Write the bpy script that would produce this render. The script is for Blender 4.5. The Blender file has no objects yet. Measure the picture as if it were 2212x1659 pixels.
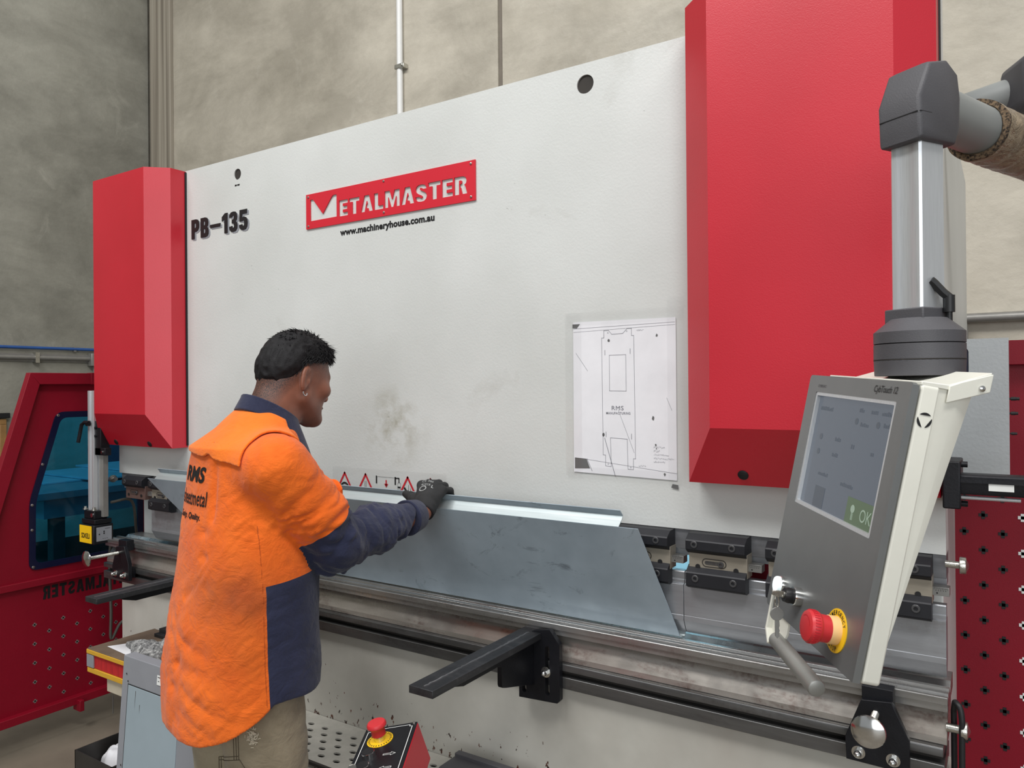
import bpy, bmesh, math, random
import numpy as np
from mathutils import Vector, Matrix

random.seed(7)
rng = np.random.default_rng(7)
SC = bpy.context.scene
COL = SC.collection
PI = math.pi

# ------------------------------------------------------------------ camera
F_PX = 1635.08
YAW, PITCH, ROLL = math.radians(33.2109), math.radians(0.1696), math.radians(0.4853)
cd = bpy.data.cameras.new('camera')
cam = bpy.data.objects.new('camera', cd)
COL.objects.link(cam)
cd.sensor_fit = 'HORIZONTAL'
cd.sensor_width = 36.0
cd.lens = 36.0 * F_PX / 2212.0
cd.clip_start = 0.02
fw = Vector((-math.sin(YAW) * math.cos(PITCH), math.cos(YAW) * math.cos(PITCH), math.sin(PITCH)))
rt = Vector((math.cos(YAW), math.sin(YAW), 0))
up = rt.cross(fw)
r2 = math.cos(ROLL) * rt - math.sin(ROLL) * up
u2 = math.cos(ROLL) * up + math.sin(ROLL) * rt
m = Matrix((r2, u2, -fw)).transposed().to_4x4()
m.translation = Vector((0, 0, 1.55))
cam.matrix_world = m
SC.camera = cam

# ------------------------------------------------------------------ light
w = bpy.data.worlds.new('world')
SC.world = w
w.use_nodes = True
w.node_tree.nodes['Background'].inputs[0].default_value = (0.93, 0.97, 1.0, 1)
w.node_tree.nodes['Background'].inputs[1].default_value = 0.34


def area(name, loc, target, sx, sy, power, col=(1, 1, 1)):
    l = bpy.data.lights.new(name, 'AREA')
    l.shape = 'RECTANGLE'
    l.size, l.size_y = sx, sy
    l.energy = power
    l.color = col
    o = bpy.data.objects.new(name, l)
    COL.objects.link(o)
    o.location = loc
    o.rotation_euler = (Vector(target) - Vector(loc)).to_track_quat('-Z', 'Y').to_euler()
    return o


area('skylight_strip', (-2.6, -1.6, 6.6), (-1.6, 1.7, 1.2), 4.5, 1.0, 280, (1.0, 0.99, 0.97))
area('skylight_strip', (1.6, -0.4, 6.6), (-0.4, 2.2, 1.4), 3.0, 1.0, 190, (1.0, 0.98, 0.95))
area('doorway_daylight', (3.2, -5.6, 2.6), (-1.2, 1.8, 1.3), 5.0, 4.2, 210, (0.95, 0.98, 1.0))

SC.view_settings.view_transform = 'Standard'
SC.view_settings.look = 'None'
SC.view_settings.exposure = 0.0
SC.view_settings.gamma = 1.0
SC.view_settings.use_curve_mapping = False
SC.cycles.max_bounces = 8
SC.cycles.transparent_max_bounces = 12


# ------------------------------------------------------------------ materials
def lin(c):
    out = []
    for v in c[:3]:
        v = v / 255.0
        out.append(v / 12.92 if v <= 0.04045 else ((v + 0.055) / 1.055) ** 2.4)
    return tuple(out) + (1.0,)


class NT:
    """small node helper"""
    def __init__(self, name):
        self.m = bpy.data.materials.new(name)
        self.m.use_nodes = True
        self.t = self.m.node_tree
        self.b = self.t.nodes['Principled BSDF']
        self.out = self.t.nodes['Material Output']
        self._co = None

    def n(self, typ, **kw):
        x = self.t.nodes.new(typ)
        for k, v in kw.items():
            setattr(x, k, v)
        return x

    def link(self, a, b):
        self.t.links.new(a, b)

    def co(self):
        if self._co is None:
            self._co = self.n('ShaderNodeTexCoord').outputs['Object']
        return self._co

    def scaled(self, s):
        mp = self.n('ShaderNodeMapping')
        mp.inputs['Scale'].default_value = s
        self.link(self.co(), mp.inputs[0])
        return mp.outputs[0]

    def noise(self, scale, detail=4, rough=0.55, vec=None, dist=0.0):
        x = self.n('ShaderNodeTexNoise')
        x.inputs['Scale'].default_value = scale
        x.inputs['Detail'].default_value = detail
        x.inputs['Roughness'].default_value = rough
        x.inputs['Distortion'].default_value = dist
        self.link(vec if vec is not None else self.co(), x.inputs['Vector'])
        return x.outputs['Fac']

    def ramp(self, fac, stops):
        x = self.n('ShaderNodeValToRGB')
        e = x.color_ramp.elements
        while len(e) < len(stops):
            e.new(0.5)
        for i, (p, c) in enumerate(stops):
            e[i].position = p
            e[i].color = c if len(c) == 4 else tuple(c) + (1,)
        self.link(fac, x.inputs[0])
        return x.outputs[0]

    def mix(self, fac, a, b, blend='MIX'):
        x = self.n('ShaderNodeMix', data_type='RGBA', blend_type=blend)
        if isinstance(fac, (int, float)):
            x.inputs[0].default_value = fac
        else:
            self.link(fac, x.inputs[0])
        for s, v in ((6, a), (7, b)):
            if isinstance(v, tuple):
                x.inputs[s].default_value = v
            else:
                self.link(v, x.inputs[s])
        return x.outputs[2]

    def math(self, op, a, b=None, c=None):
        x = self.n('ShaderNodeMath', operation=op)
        for i, v in enumerate((a, b, c)):
            if v is None:
                continue
            if isinstance(v, (int, float)):
                x.inputs[i].default_value = v
            else:
                self.link(v, x.inputs[i])
        return x.outputs[0]

    def sep(self):
        x = self.n('ShaderNodeSeparateXYZ')
        self.link(self.co(), x.inputs[0])
        return x.outputs

    def attr(self, name):
        return self.n('ShaderNodeAttribute', attribute_name=name).outputs['Fac']

    def bump(self, h, strength=0.3, dist=0.01, prev=None):
        x = self.n('ShaderNodeBump')
        x.inputs['Strength'].default_value = strength
        x.inputs['Distance'].default_value = dist
        self.link(h, x.inputs['Height'])
        if prev is not None:
            self.link(prev, x.inputs['Normal'])
        self.link(x.outputs[0], self.b.inputs['Normal'])
        return x.outputs[0]

    def color(self, c):
        if isinstance(c, tuple):
            self.b.inputs['Base Color'].default_value = c
        else:
            self.link(c, self.b.inputs['Base Color'])

    def rough(self, r):
        if isinstance(r, (int, float)):
            self.b.inputs['Roughness'].default_value = r
        else:
            self.link(r, self.b.inputs['Roughness'])


def simple(name, rgb, rough=0.5, metal=0.0, var=0.12, vs=9.0, bump=0.0, bs=300.0, spec=0.5, stretch=None):
    t = NT(name)
    c = lin(rgb)
    dark = tuple(v * (1 - var) for v in c[:3]) + (1,)
    lite = tuple(min(1, v * (1 + var)) for v in c[:3]) + (1,)
    vec = t.scaled(stretch) if stretch else None
    n = t.noise(vs, 5, 0.6, vec)
    t.color(t.ramp(n, [(0.3, dark), (0.7, lite)]))
    t.rough(rough)
    t.b.inputs['Metallic'].default_value = metal
    t.b.inputs['Specular IOR Level'].default_value = spec
    if bump:
        t.bump(t.noise(bs, 2, 0.5), bump, 0.002)
    return t.m


M = {}


def make_mats():
    # cream-white powder coat with scuffs, hand marks and oil smears
    t = NT('white_paint')
    base = t.ramp(t.noise(2.2, 4, 0.5), [(0.3, lin((196, 198, 195))), (0.7, lin((210, 212, 210)))])
    sm = t.ramp(t.noise(3.1, 6, 0.65, None, 0.6), [(0.62, (0, 0, 0)), (0.8, (1, 1, 1))])
    c = t.mix(t.math('MULTIPLY', sm, 0.28), base, lin((150, 146, 134)))
    sp = t.ramp(t.noise(38, 3, 0.5), [(0.735, (0, 0, 0)), (0.765, (1, 1, 1))])
    sp2 = t.ramp(t.noise(1.7, 2, 0.5), [(0.5, (0, 0, 0)), (0.68, (1, 1, 1))])
    c = t.mix(t.math('MULTIPLY', t.math('MULTIPLY', sp, sp2), 0.6), c, lin((110, 108, 102)))
    # brownish hand grease where people lean, low on the ram
    s = t.sep()
    gx = t.math('SUBTRACT', s[0], -1.68)
    gz = t.math('SUBTRACT', s[2], 1.42)
    g = t.math('ADD', t.math('MULTIPLY', t.math('MULTIPLY', gx, gx), 30.0), t.math('MULTIPLY', t.math('MULTIPLY', gz, gz), 34.0))
    g = t.math('SUBTRACT', 1.0, g)
    g = t.math('MAXIMUM', g, 0.0)
    g = t.math('MULTIPLY', t.math('MULTIPLY', g, g), t.ramp(t.noise(11, 5, 0.65), [(0.42, (0, 0, 0)), (0.7, (1, 1, 1))]))
    c = t.mix(t.math('MULTIPLY', g, 0.85), c, lin((140, 134, 112)))
    t.color(c)
    t.rough(0.42)
    t.bump(t.noise(160, 3, 0.5), 0.22, 0.002)
    M['white'] = t.m

    t = NT('chipped_white_paint')
    s = t.sep()
    base = t.ramp(t.noise(2.5, 5, 0.6), [(0.3, lin((168, 166, 158))), (0.7, lin((196, 194, 186)))])
    st = t.ramp(t.noise(1.6, 4, 0.6, t.scaled((1, 1, 0.4))), [(0.52, (0, 0, 0)), (0.75, (1, 1, 1))])
    c = t.mix(t.math('MULTIPLY', st, 0.35), base, lin((140, 128, 118)))
    low = t.math('SUBTRACT', 0.66, s[2])
    low = t.math('MULTIPLY', low, 0.75)
    chip = t.math('ADD', t.noise(60, 3, 0.6, t.scaled((1, 1, 0.55))), low)
    chip = t.ramp(chip, [(0.755, (0, 0, 0)), (0.77, (1, 1, 1))])
    c = t.mix(chip, c, t.ramp(t.noise(25, 2, 0.5), [(0.4, lin((52, 44, 40))), (0.6, lin((105, 62, 48)))]))
    t.color(c)
    t.rough(0.5)
    M['bedwhite'] = t.m

    t = NT('red_powder_coat')
    c = t.ramp(t.noise(3, 4, 0.5), [(0.3, lin((186, 16, 38))), (0.7, lin((196, 22, 44)))])
    scr = t.ramp(t.noise(9, 4, 0.6, t.scaled((1, 1, 0.15)), 1.5), [(0.77, (0, 0, 0)), (0.79, (1, 1, 1))])
    c = t.mix(t.math('MULTIPLY', scr, 0.25), c, lin((224, 110, 110)))
    t.color(c)
    t.rough(0.4)
    t.b.inputs['Specular IOR Level'].default_value = 0.8
    t.bump(t.noise(420, 2, 0.5), 0.25, 0.0012)
    M['red'] = t.m

    M['dimred'] = simple('dim_red_powder_coat', (130, 4, 30), 0.5, 0, 0.08, 4, 0.2, 400, 0.35)  # guard red, darkened in colour for the dim light where it stands
    M['signred'] = simple('sign_red_enamel', (203, 36, 52), 0.4, 0, 0.04, 5)
    M['black'] = simple('black_oxide_steel', (24, 25, 30), 0.42, 0.35, 0.25, 16, 0.12, 220)
    M['blackplastic'] = simple('black_plastic', (26, 26, 28), 0.45, 0, 0.15, 20)
    M['ink'] = simple('black_ink', (22, 22, 24), 0.5, 0, 0.1, 30)
    M['letterwhite'] = simple('white_enamel', (226, 228, 226), 0.45, 0, 0.03, 20)
    M['darkgrey'] = simple('dark_grey_plastic', (76, 75, 79), 0.55, 0, 0.08, 12, 0.15, 500)
    M['greycoat'] = simple('light_grey_powder_coat', (178, 182, 184), 0.4, 0, 0.05, 6, 0.35, 130)
    M['grey_tube'] = simple('grey_painted_tube', (132, 135, 134), 0.5, 0, 0.06, 8)
    M['cabinetgrey'] = simple('grey_painted_steel', (138, 140, 146), 0.5, 0, 0.07, 7, 0.06, 90)
    M['cabinetpanel'] = simple('pale_blue_grey_painted_panel', (150, 164, 172), 0.45, 0, 0.06, 5)
    M['housing'] = simple('cream_pendant_housing', (226, 225, 214), 0.42, 0, 0.05, 7, 0.05, 200)

    # brushed aluminium
    M['alu'] = simple('brushed_aluminium', (206, 209, 212), 0.36, 0.55, 0.10, 30, 0, 0, 0.5, (40, 40, 0.6))
    M['panelgrey'] = simple('grey_anodised_panel', (128, 130, 130), 0.38, 0.55, 0.05, 14)
    M['chrome'] = simple('chromed_steel', (214, 214, 212), 0.16, 1.0, 0.06, 40)
    M['zinc'] = simple('zinc_plated_steel', (196, 195, 188), 0.3, 1.0, 0.15, 60, 0.2, 500)
    M['silverpaint'] = simple('silver_painted_grip', (150, 150, 146), 0.4, 0.5, 0.04, 30)
    M['stone'] = simple('ground_steel_plate', (150, 143, 130), 0.45, 0.35, 0.08, 12, 0, 0, 0.5, (1, 1, 20))
    M['ruler'] = simple('engraved_scale_steel', (150, 150, 148), 0.4, 0.7, 0.1, 20)

    # galvanised sheet
    t = NT('galvanised_sheet')
    base = t.ramp(t.noise(5, 4, 0.6), [(0.3, lin((144, 158, 168))), (0.7, lin((166, 180, 190)))])
    sm = t.ramp(t.noise(7, 6, 0.7, t.scaled((1, 1, 1.6)), 1.2), [(0.60, (0, 0, 0)), (0.72, (1, 1, 1))])
    c = t.mix(t.math('MULTIPLY', sm, 0.6), base, lin((70, 78, 84)))
    t.color(c)
    t.b.inputs['Metallic'].default_value = 0.3
    t.rough(t.ramp(t.noise(11, 4, 0.6), [(0.3, (0.36,) * 3), (0.7, (0.48,) * 3)]))
    M['galv'] = t.m

    # oily machine steel, with brown patina
    def steel(name, a, b, rust, amt, rough, metal, stretch=(0.6, 6, 6)):
        t = NT(name)
        base = t.ramp(t.noise(6, 5, 0.6, t.scaled(stretch)), [(0.3, lin(a)), (0.7, lin(b))])
        rn = t.ramp(t.noise(5.5, 6, 0.7, t.scaled((0.7, 3, 3)), 0.4), [(0.5, (0, 0, 0)), (0.66, (1, 1, 1))])
        fine = t.ramp(t.noise(90, 3, 0.6), [(0.4, (0.3,) * 3), (0.6, (1, 1, 1))])
        c = t.mix(t.math('MULTIPLY', t.math('MULTIPLY', rn, fine), amt), base, lin(rust))
        t.color(c)
        t.b.inputs['Metallic'].default_value = metal
        t.rough(t.ramp(t.noise(14, 4, 0.6), [(0.3, (rough - 0.06,) * 3), (0.7, (rough + 0.08,) * 3)]))
        return t.m
    M['steel'] = steel('machined_tool_steel', (146, 145, 143), (178, 178, 177), (112, 98, 92), 0.5, 0.28, 0.8)
    M['punch'] = steel('ground_punch_steel', (150, 152, 156), (168, 171, 176), (126, 120, 116), 0.4, 0.38, 0.6)
    M['rail'] = steel('dark_bed_steel', (92, 92, 92), (118, 118, 118), (70, 64, 62), 0.5, 0.34, 0.75)
    M['patina'] = steel('worn_brown_steel', (156, 150, 143), (184, 178, 171), (104, 76, 70), 0.9, 0.27, 0.7)
    M['adapter'] = steel('grey_adapter_steel', (110, 111, 114), (132, 133, 137), (90, 88, 88), 0.4, 0.42, 0.5)
    M['armsteel'] = steel('black_mill_scale_steel', (44, 45, 48), (70, 71, 74), (104, 104, 106), 0.45, 0.4, 0.6, (6, 0.5, 6))
    M['wear'] = simple('scraped_bright_steel', (130, 130, 132), 0.35, 0.8, 0.3, 60, 0, 0, 0.5, (1, 0.25, 1))

    # concrete
    def concrete(name, a, b, k, streak):
        t = NT(name)
        base = t.ramp(t.noise(0.9, 6, 0.62, None, 0.5), [(0.3, lin(a)), (0.7, lin(b))])
        pat = t.ramp(t.noise(2.2, 9, 0.7, t.scaled(streak), 0.25), [(0.38, lin(k)), (0.62, (1, 1, 1, 1))])
        c = t.mix(0.42, base, pat, 'MULTIPLY')
        lt = t.ramp(t.noise(4.3, 8, 0.72, t.scaled((1.2, 1, 0.8)), 0.6), [(0.60, (0, 0, 0)), (0.76, (1, 1, 1))])
        c = t.mix(t.math('MULTIPLY', lt, 0.25), c, lin((206, 202, 190)))
        t.color(c)
        t.rough(t.ramp(t.noise(3, 4, 0.6), [(0.35, (0.42,) * 3), (0.7, (0.7,) * 3)]))
        h = t.math('ADD', t.noise(7, 9, 0.7, None, 0.3), t.math('MULTIPLY', t.noise(45, 4, 0.6), 0.25))
        t.bump(h, 0.22, 0.02)
        return t.m
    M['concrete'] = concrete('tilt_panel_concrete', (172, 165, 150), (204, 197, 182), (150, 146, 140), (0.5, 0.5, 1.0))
    M['concrete_dim'] = concrete('dim_tilt_panel_concrete', (132, 130, 120), (164, 162, 151), (130, 129, 124), (0.5, 0.5, 0.9))  # darker copy for the left wall, its dimmer light put into the colour
    M['floor'] = simple('workshop_floor_concrete', (112, 104, 92), 0.5, 0, 0.22, 2.5, 0.1, 40)
    M['joint'] = simple('joint_sealant', (120, 112, 102), 0.8, 0, 0.1, 9)

    # fabrics
    def cloth(t, strength=0.35):
        v = t.noise(30, 7, 0.66, None, 1.6)
        v2 = t.noise(900, 1, 0.5)
        cr = t.math('ABSOLUTE', t.math('SUBTRACT', t.noise(15, 3, 0.55, t.scaled((1.0, 1.0, 1.5)), 0.9), 0.5))
        cr = t.math('MINIMUM', t.math('MULTIPLY', cr, 7.0), 1.0)
        v = t.math('ADD', v, t.math('MULTIPLY', cr, 0.24))
        b1 = t.bump(v, strength, 0.012)
        t.bump(v2, 0.12, 0.001, b1)
        t.rough(0.85)
        t.b.inputs['Specular IOR Level'].default_value = 0.2
        t.b.inputs['Sheen Weight'].default_value = 0.15

    t = NT('hi_vis_orange_and_navy_drill')
    org = t.ramp(t.noise(7, 5, 0.6), [(0.3, lin((220, 94, 24))), (0.7, lin((234, 112, 34)))])
    dirt_shade = t.attr('dirt_shade')  # brown soiling plus painted shade on the lower back
    dn = t.math('MULTIPLY', dirt_shade, t.ramp(t.noise(8, 5, 0.65), [(0.3, (0.35,) * 3), (0.7, (1,) * 3)]))
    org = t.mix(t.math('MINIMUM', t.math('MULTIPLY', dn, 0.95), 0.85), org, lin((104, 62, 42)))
    seam = t.math('ABSOLUTE', t.attr('seam'))
    sl = t.math('LESS_THAN', seam, 0.0011)
    org = t.mix(t.math('MULTIPLY', sl, 0.65), org, lin((150, 60, 20)))
    nav = t.ramp(t.noise(9, 5, 0.6), [(0.3, lin((36, 40, 62))), (0.7, lin((48, 52, 76)))])
    msk = t.math('GREATER_THAN', t.attr('navy'), 0.0)
    t.color(t.mix(msk, org, nav))
    cloth(t)
    M['shirt'] = t.m
    t = NT('lit_orange_drill')
    t.color(t.ramp(t.noise(7, 5, 0.6), [(0.3, lin((230, 108, 28))), (0.7, lin((242, 126, 40)))]))  # shirt orange painted lighter for the light on the shoulders
    cloth(t, 0.25)
    M['yoke'] = t.m
    t = NT('navy_drill')
    t.color(t.ramp(t.noise(9, 5, 0.6), [(0.3, lin((36, 40, 62))), (0.7, lin((48, 52, 76)))]))
    cloth(t, 0.25)
    M['navy'] = t.m
    t = NT('khaki_canvas')
    t.color(t.ramp(t.noise(6, 5, 0.6), [(0.3, lin((128, 118, 98))), (0.7, lin((158, 148, 126)))]))
    cloth(t, 0.3)
    M['khaki'] = t.m
    M['stitch'] = simple('brown_stitching', (84, 74, 58), 0.9)
    M['patch'] = simple('black_pocket_cloth', (34, 31, 34), 0.9)
    M['fray'] = simple('frayed_pale_threads', (196, 188, 168), 0.95)
    t = NT('knitted_black_glove')
    t.color(t.ramp(t.noise(30, 4, 0.6), [(0.3, lin((26, 27, 28))), (0.7, lin((38, 38, 40)))]))
    t.rough(0.8)
    t.bump(t.noise(500, 2, 0.5), 0.3, 0.001)
    M['glove'] = t.m
    M['gloveprint'] = simple('grey_glove_print', (150, 152, 152), 0.8)
    M['boot'] = simple('brown_boot_leather', (70, 50, 36), 0.6, 0, 0.2, 20)

    t = NT('brown_skin')
    sk = t.ramp(t.noise(14, 5, 0.6), [(0.3, lin((122, 76, 58))), (0.7, lin((146, 94, 74)))])
    fade = t.attr('stubble')
    fn = t.math('MULTIPLY', fade, t.ramp(t.noise(420, 2, 0.5), [(0.35, (0.45,) * 3), (0.65, (1,) * 3)]))
    sk = t.mix(t.math('MINIMUM', fn, 0.92), sk, lin((34, 30, 30)))
    lips = t.attr('lips')
    sk = t.mix(t.math('MINIMUM', lips, 0.7), sk, lin((96, 50, 46)))
    t.color(sk)
    t.rough(0.5)
    t.b.inputs['Subsurface Weight'].default_value = 0.08
    t.b.inputs['Subsurface Radius'].default_value = (0.012, 0.005, 0.003)
    t.bump(t.noise(260, 3, 0.5), 0.12, 0.001)
    M['skin'] = t.m
    M['hair'] = simple('black_hair', (24, 23, 25), 0.7, 0, 0.4, 120, 0.4, 300, 0.25)
    M['eye'] = simple('eye_white', (210, 204, 198), 0.2)
    M['iris'] = simple('dark_iris', (30, 20, 16), 0.15)
    M['silver'] = simple('polished_silver', (236, 236, 236), 0.12, 1.0, 0.02)

    # tinted polycarbonate
    t = NT('blue_tinted_polycarbonate')
    tr = t.n('ShaderNodeBsdfTransparent')
    tr.inputs[0].default_value = (0.22, 0.66, 0.88, 1)
    gl = t.n('ShaderNodeBsdfGlossy')
    gl.inputs['Roughness'].default_value = 0.08
    mx = t.n('ShaderNodeMixShader')
    fr = t.n('ShaderNodeFresnel')
    fr.inputs[0].default_value = 1.4
    t.link(fr.outputs[0], mx.inputs[0])
    t.link(tr.outputs[0], mx.inputs[1])
    t.link(gl.outputs[0], mx.inputs[2])
    t.link(mx.outputs[0], t.out.inputs[0])
    M['bluepane'] = t.m
    t = NT('clear_tape')
    tr = t.n('ShaderNodeBsdfTransparent')
    tr.inputs[0].default_value = (0.995, 0.995, 0.995, 1)
    gl = t.n('ShaderNodeBsdfGlossy')
    gl.inputs['Roughness'].default_value = 0.2
    mx = t.n('ShaderNodeMixShader')
    mx.inputs[0].default_value = 0.022
    t.link(tr.outputs[0], mx.inputs[1])
    t.link(gl.outputs[0], mx.inputs[2])
    t.link(mx.outputs[0], t.out.inputs[0])
    M['tape'] = t.m
    M['bluerim'] = simple('dark_blue_pane_edge', (14, 18, 48), 0.3)
    M['paper'] = simple('grubby_white_paper', (226, 226, 230), 0.5, 0, 0.05, 9)
    M['pencil'] = simple('grey_print_line', (120, 120, 128), 0.7)
    M['grime'] = simple('grey_smudge', (96, 96, 96), 0.8)
    M['clearsheet'] = simple('pale_sticker_film', (206, 206, 198), 0.35, 0, 0.02)
    M['warnred'] = simple('warning_red_print', (190, 32, 44), 0.5, 0, 0.04)
    M['yellow'] = simple('yellow_label', (244, 196, 22), 0.45, 0, 0.05)
    M['bluepaint'] = simple('blue_painted_pipe', (42, 84, 150), 0.45)
    M['pvc'] = simple('white_pvc_conduit', (226, 226, 224), 0.4, 0, 0.03)
    M['greypipe'] = simple('grey_steel_conduit', (140, 138, 134), 0.4, 0.4, 0.1, 20)
    M['cable'] = simple('black_rubber_cable', (28, 28, 30), 0.5)
    M['greycable'] = simple('dark_grey_cable', (70, 68, 62), 0.5)
    M['wood'] = simple('red_painted_timber', (176, 34, 38), 0.6, 0, 0.2, 14, 0.1, 60, 0.4, (6, 1, 1))
    M['ply'] = simple('worn_brown_bench_top', (100, 84, 70), 0.65, 0, 0.25, 12)
    M['yellowply'] = simple('yellow_formply_edge', (206, 158, 46), 0.6, 0, 0.15, 20, 0, 0, 0.5, (1, 1, 30))
    M['timber'] = simple('pale_timber', (188, 178, 158), 0.7, 0, 0.12, 12)
    t = NT('grey_mottled_rag')
    t.color(t.ramp(t.noise(75, 5, 0.75), [(0.34, lin((52, 52, 54))), (0.5, lin((118, 118, 118))), (0.68, lin((190, 190, 188)))]))
    t.rough(0.95)
    t.bump(t.noise(200, 3, 0.6), 0.5, 0.003)
    M['rag'] = t.m
    M['orangepaper'] = simple('orange_paper', (240, 164, 40), 0.6)
    M['binsteel'] = simple('dark_bin_steel', (74, 72, 70), 0.4, 0.6, 0.2, 8)
    M['estopred'] = simple('red_button_plastic', (196, 44, 50), 0.42, 0, 0.05)
    M['cream'] = simple('cream_button_collar', (236, 196, 138), 0.45, 0, 0.06)
    t = NT('lit_indicator_lens')
    t.color(lin((235, 248, 250)))
    t.b.inputs['Emission Color'].default_value = (0.85, 0.97, 1, 1)
    t.b.inputs['Emission Strength'].default_value = 0.55
    M['lamp'] = t.m

    def screen(name, rgb, e):
        t = NT(name)
        t.color(lin(tuple(v * 0.35 for v in rgb)))
        t.b.inputs['Emission Color'].default_value = lin(rgb)
        t.b.inputs['Emission Strength'].default_value = e
        t.rough(0.22)
        return t.m
    M['screen'] = screen('dim_blue_grey_display', (98, 106, 118), 0.62)
    M['screen_dark'] = screen('display_grey_symbols', (82, 90, 102), 0.55)
    M['screen_green'] = screen('display_green_button', (92, 112, 84), 0.6)
    M['screen_text'] = screen('display_pale_text', (150, 168, 150), 0.75)

    # cardboard wrapped in packing tape
    t = NT('cardboard_under_packing_tape')
    base = t.ramp(t.noise(4, 5, 0.6, t.scaled((3, 3, 3)), 1.5), [(0.3, lin((112, 96, 78))), (0.7, lin((160, 142, 116)))])
    hl = t.ramp(t.noise(16, 5, 0.7, t.scaled((1, 1, 4)), 2.0), [(0.66, (0, 0, 0)), (0.74, (1, 1, 1))])
    t.color(t.mix(t.math('MULTIPLY', hl, 0.5), base, lin((206, 196, 180))))
    t.rough(0.18)
    t.bump(t.noise(22, 5, 0.65, None, 1.8), 0.8, 0.02)
    M['wrap'] = t.m
    t = NT('cardboard_flutes')
    t.color(t.ramp(t.noise(230, 2, 0.5), [(0.4, lin((40, 32, 26))), (0.6, lin((120, 100, 78)))]))
    t.rough(0.9)
    M['flute'] = t.m
    M['skyblue'] = simple('pale_blue_plastic_panel', (170, 226, 246), 0.5, 0, 0.04)
    M['jacket'] = simple('dark_blue_jacket_cloth', (44, 46, 66), 0.9, 0, 0.2, 12)
    M['shelf'] = simple('grey_steel_shelf', (120, 126, 132), 0.5, 0.3, 0.1)
    M['tread'] = simple('worn_white_tread_plate', (168, 166, 158), 0.5, 0, 0.16, 14)
    M['dark'] = simple('dark_grime_shade', (46, 42, 38), 0.8, 0, 0.2)  # also paints the unlit inside of the ram holes


make_mats()


# ------------------------------------------------------------------ mesh helpers
class G:
    """collects shapes and links them as ONE mesh object"""
    def __init__(self):
        self.v, self.f = [], []

    def add(self, vs, fs):
        b = len(self.v)
        self.v += [tuple(x) for x in vs]
        self.f += [tuple(b + i for i in q) for q in fs]
        return self

    def box(self, x0, x1, y0, y1, z0, z1):
        vs = [(x, y, z) for z in (z0, z1) for y in (y0, y1) for x in (x0, x1)]
        return self.add(vs, [(0, 2, 3, 1), (4, 5, 7, 6), (0, 1, 5, 4), (2, 6, 7, 3), (0, 4, 6, 2), (1, 3, 7, 5)])

    def obox(self, c, ax, ay, az, hx, hy, hz):
        c, ax, ay, az = Vector(c), Vector(ax), Vector(ay), Vector(az)
        vs = [c + ax * hx * i + ay * hy * j + az * hz * k for k in (-1, 1) for j in (-1, 1) for i in (-1, 1)]
        return self.add(vs, [(0, 2, 3, 1), (4, 5, 7, 6), (0, 1, 5, 4), (2, 6, 7, 3), (0, 4, 6, 2), (1, 3, 7, 5)])

    def prism(self, pts, fn, a0, a1):
        """pts 2-D polygon; fn(u, v, a) -> 3-D"""
        n = len(pts)
        vs = [fn(u, v, a0) for u, v in pts] + [fn(u, v, a1) for u, v in pts]
        fs = [tuple(range(n - 1, -1, -1)), tuple(range(n, 2 * n))]
        fs += [(i, (i + 1) % n, n + (i + 1) % n, n + i) for i in range(n)]
        return self.add(vs, fs)

    def px(self, pts, x0, x1):      # profile in (y, z), along x
        return self.prism(pts, lambda u, v, a: (a, u, v), x0, x1)

    def py(self, pts, y0, y1):      # profile in (x, z), along y
        return self.prism(pts, lambda u, v, a: (u, a, v), y0, y1)

    def pz(self, pts, z0, z1):
        return self.prism(pts, lambda u, v, a: (u, v, a), z0, z1)

    def loft(self, rings, cap=True, closed=False):
        n = len(rings[0])
        b = [p for r in rings for p in r]
        fs = []
        m_ = len(rings)
        for k in range(m_ if closed else m_ - 1):
            k2 = (k + 1) % m_
            for i in range(n):
                j = (i + 1) % n
                fs.append((k * n + i, k * n + j, k2 * n + j, k2 * n + i))
        if cap and not closed:
            fs.append(tuple(range(n - 1, -1, -1)))
            fs.append(tuple((m_ - 1) * n + i for i in range(n)))
        return self.add(b, fs)

    def rev(self, p0, axis, prof, n=24):
        """revolve prof [(distance along axis, radius)] about axis from p0"""
        p0, a = Vector(p0), Vector(axis).normalized()
        u = a.orthogonal().normalized()
        v = a.cross(u)
        rings = []
        for d, r in prof:
            rings.append([p0 + a * d + (u * math.cos(2 * PI * i / n) + v * math.sin(2 * PI * i / n)) * max(r, 1e-5) for i in range(n)])
        return self.loft(rings)

    def cyl(self, p0, p1, r, n=20, r1=None):
        d = Vector(p1) - Vector(p0)
        return self.rev(p0, d, [(0, r), (d.length, r if r1 is None else r1)], n)

    def tube(self, path, r, n=10, closed=False):
        path = [Vector(p) for p in path]
        rings = []
        u = None
        for i, p in enumerate(path):
            a = path[(i - 1) % len(path)] if (i or closed) else p
            b = path[(i + 1) % len(path)] if (i < len(path) - 1 or closed) else p
            t = (b - a).normalized()
            if u is None:
                u = t.orthogonal().normalized()
            u = (u - t * u.dot(t)).normalized()
            v = t.cross(u)
            rings.append([p + (u * math.cos(2 * PI * k / n) + v * math.sin(2 * PI * k / n)) * r for k in range(n)])
        return self.loft(rings, not closed, closed)

    def build(self, name, mat, parent=None, bevel=0.0, seg=2, smooth=40):
        me = bpy.data.meshes.new(name)
        me.from_pydata(self.v, [], self.f)
        bm = bmesh.new()
        bm.from_mesh(me)
        bmesh.ops.recalc_face_normals(bm, faces=bm.faces)
        bm.to_mesh(me)
        bm.free()
        return link(name, me, mat, parent, bevel, seg, smooth)


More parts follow.
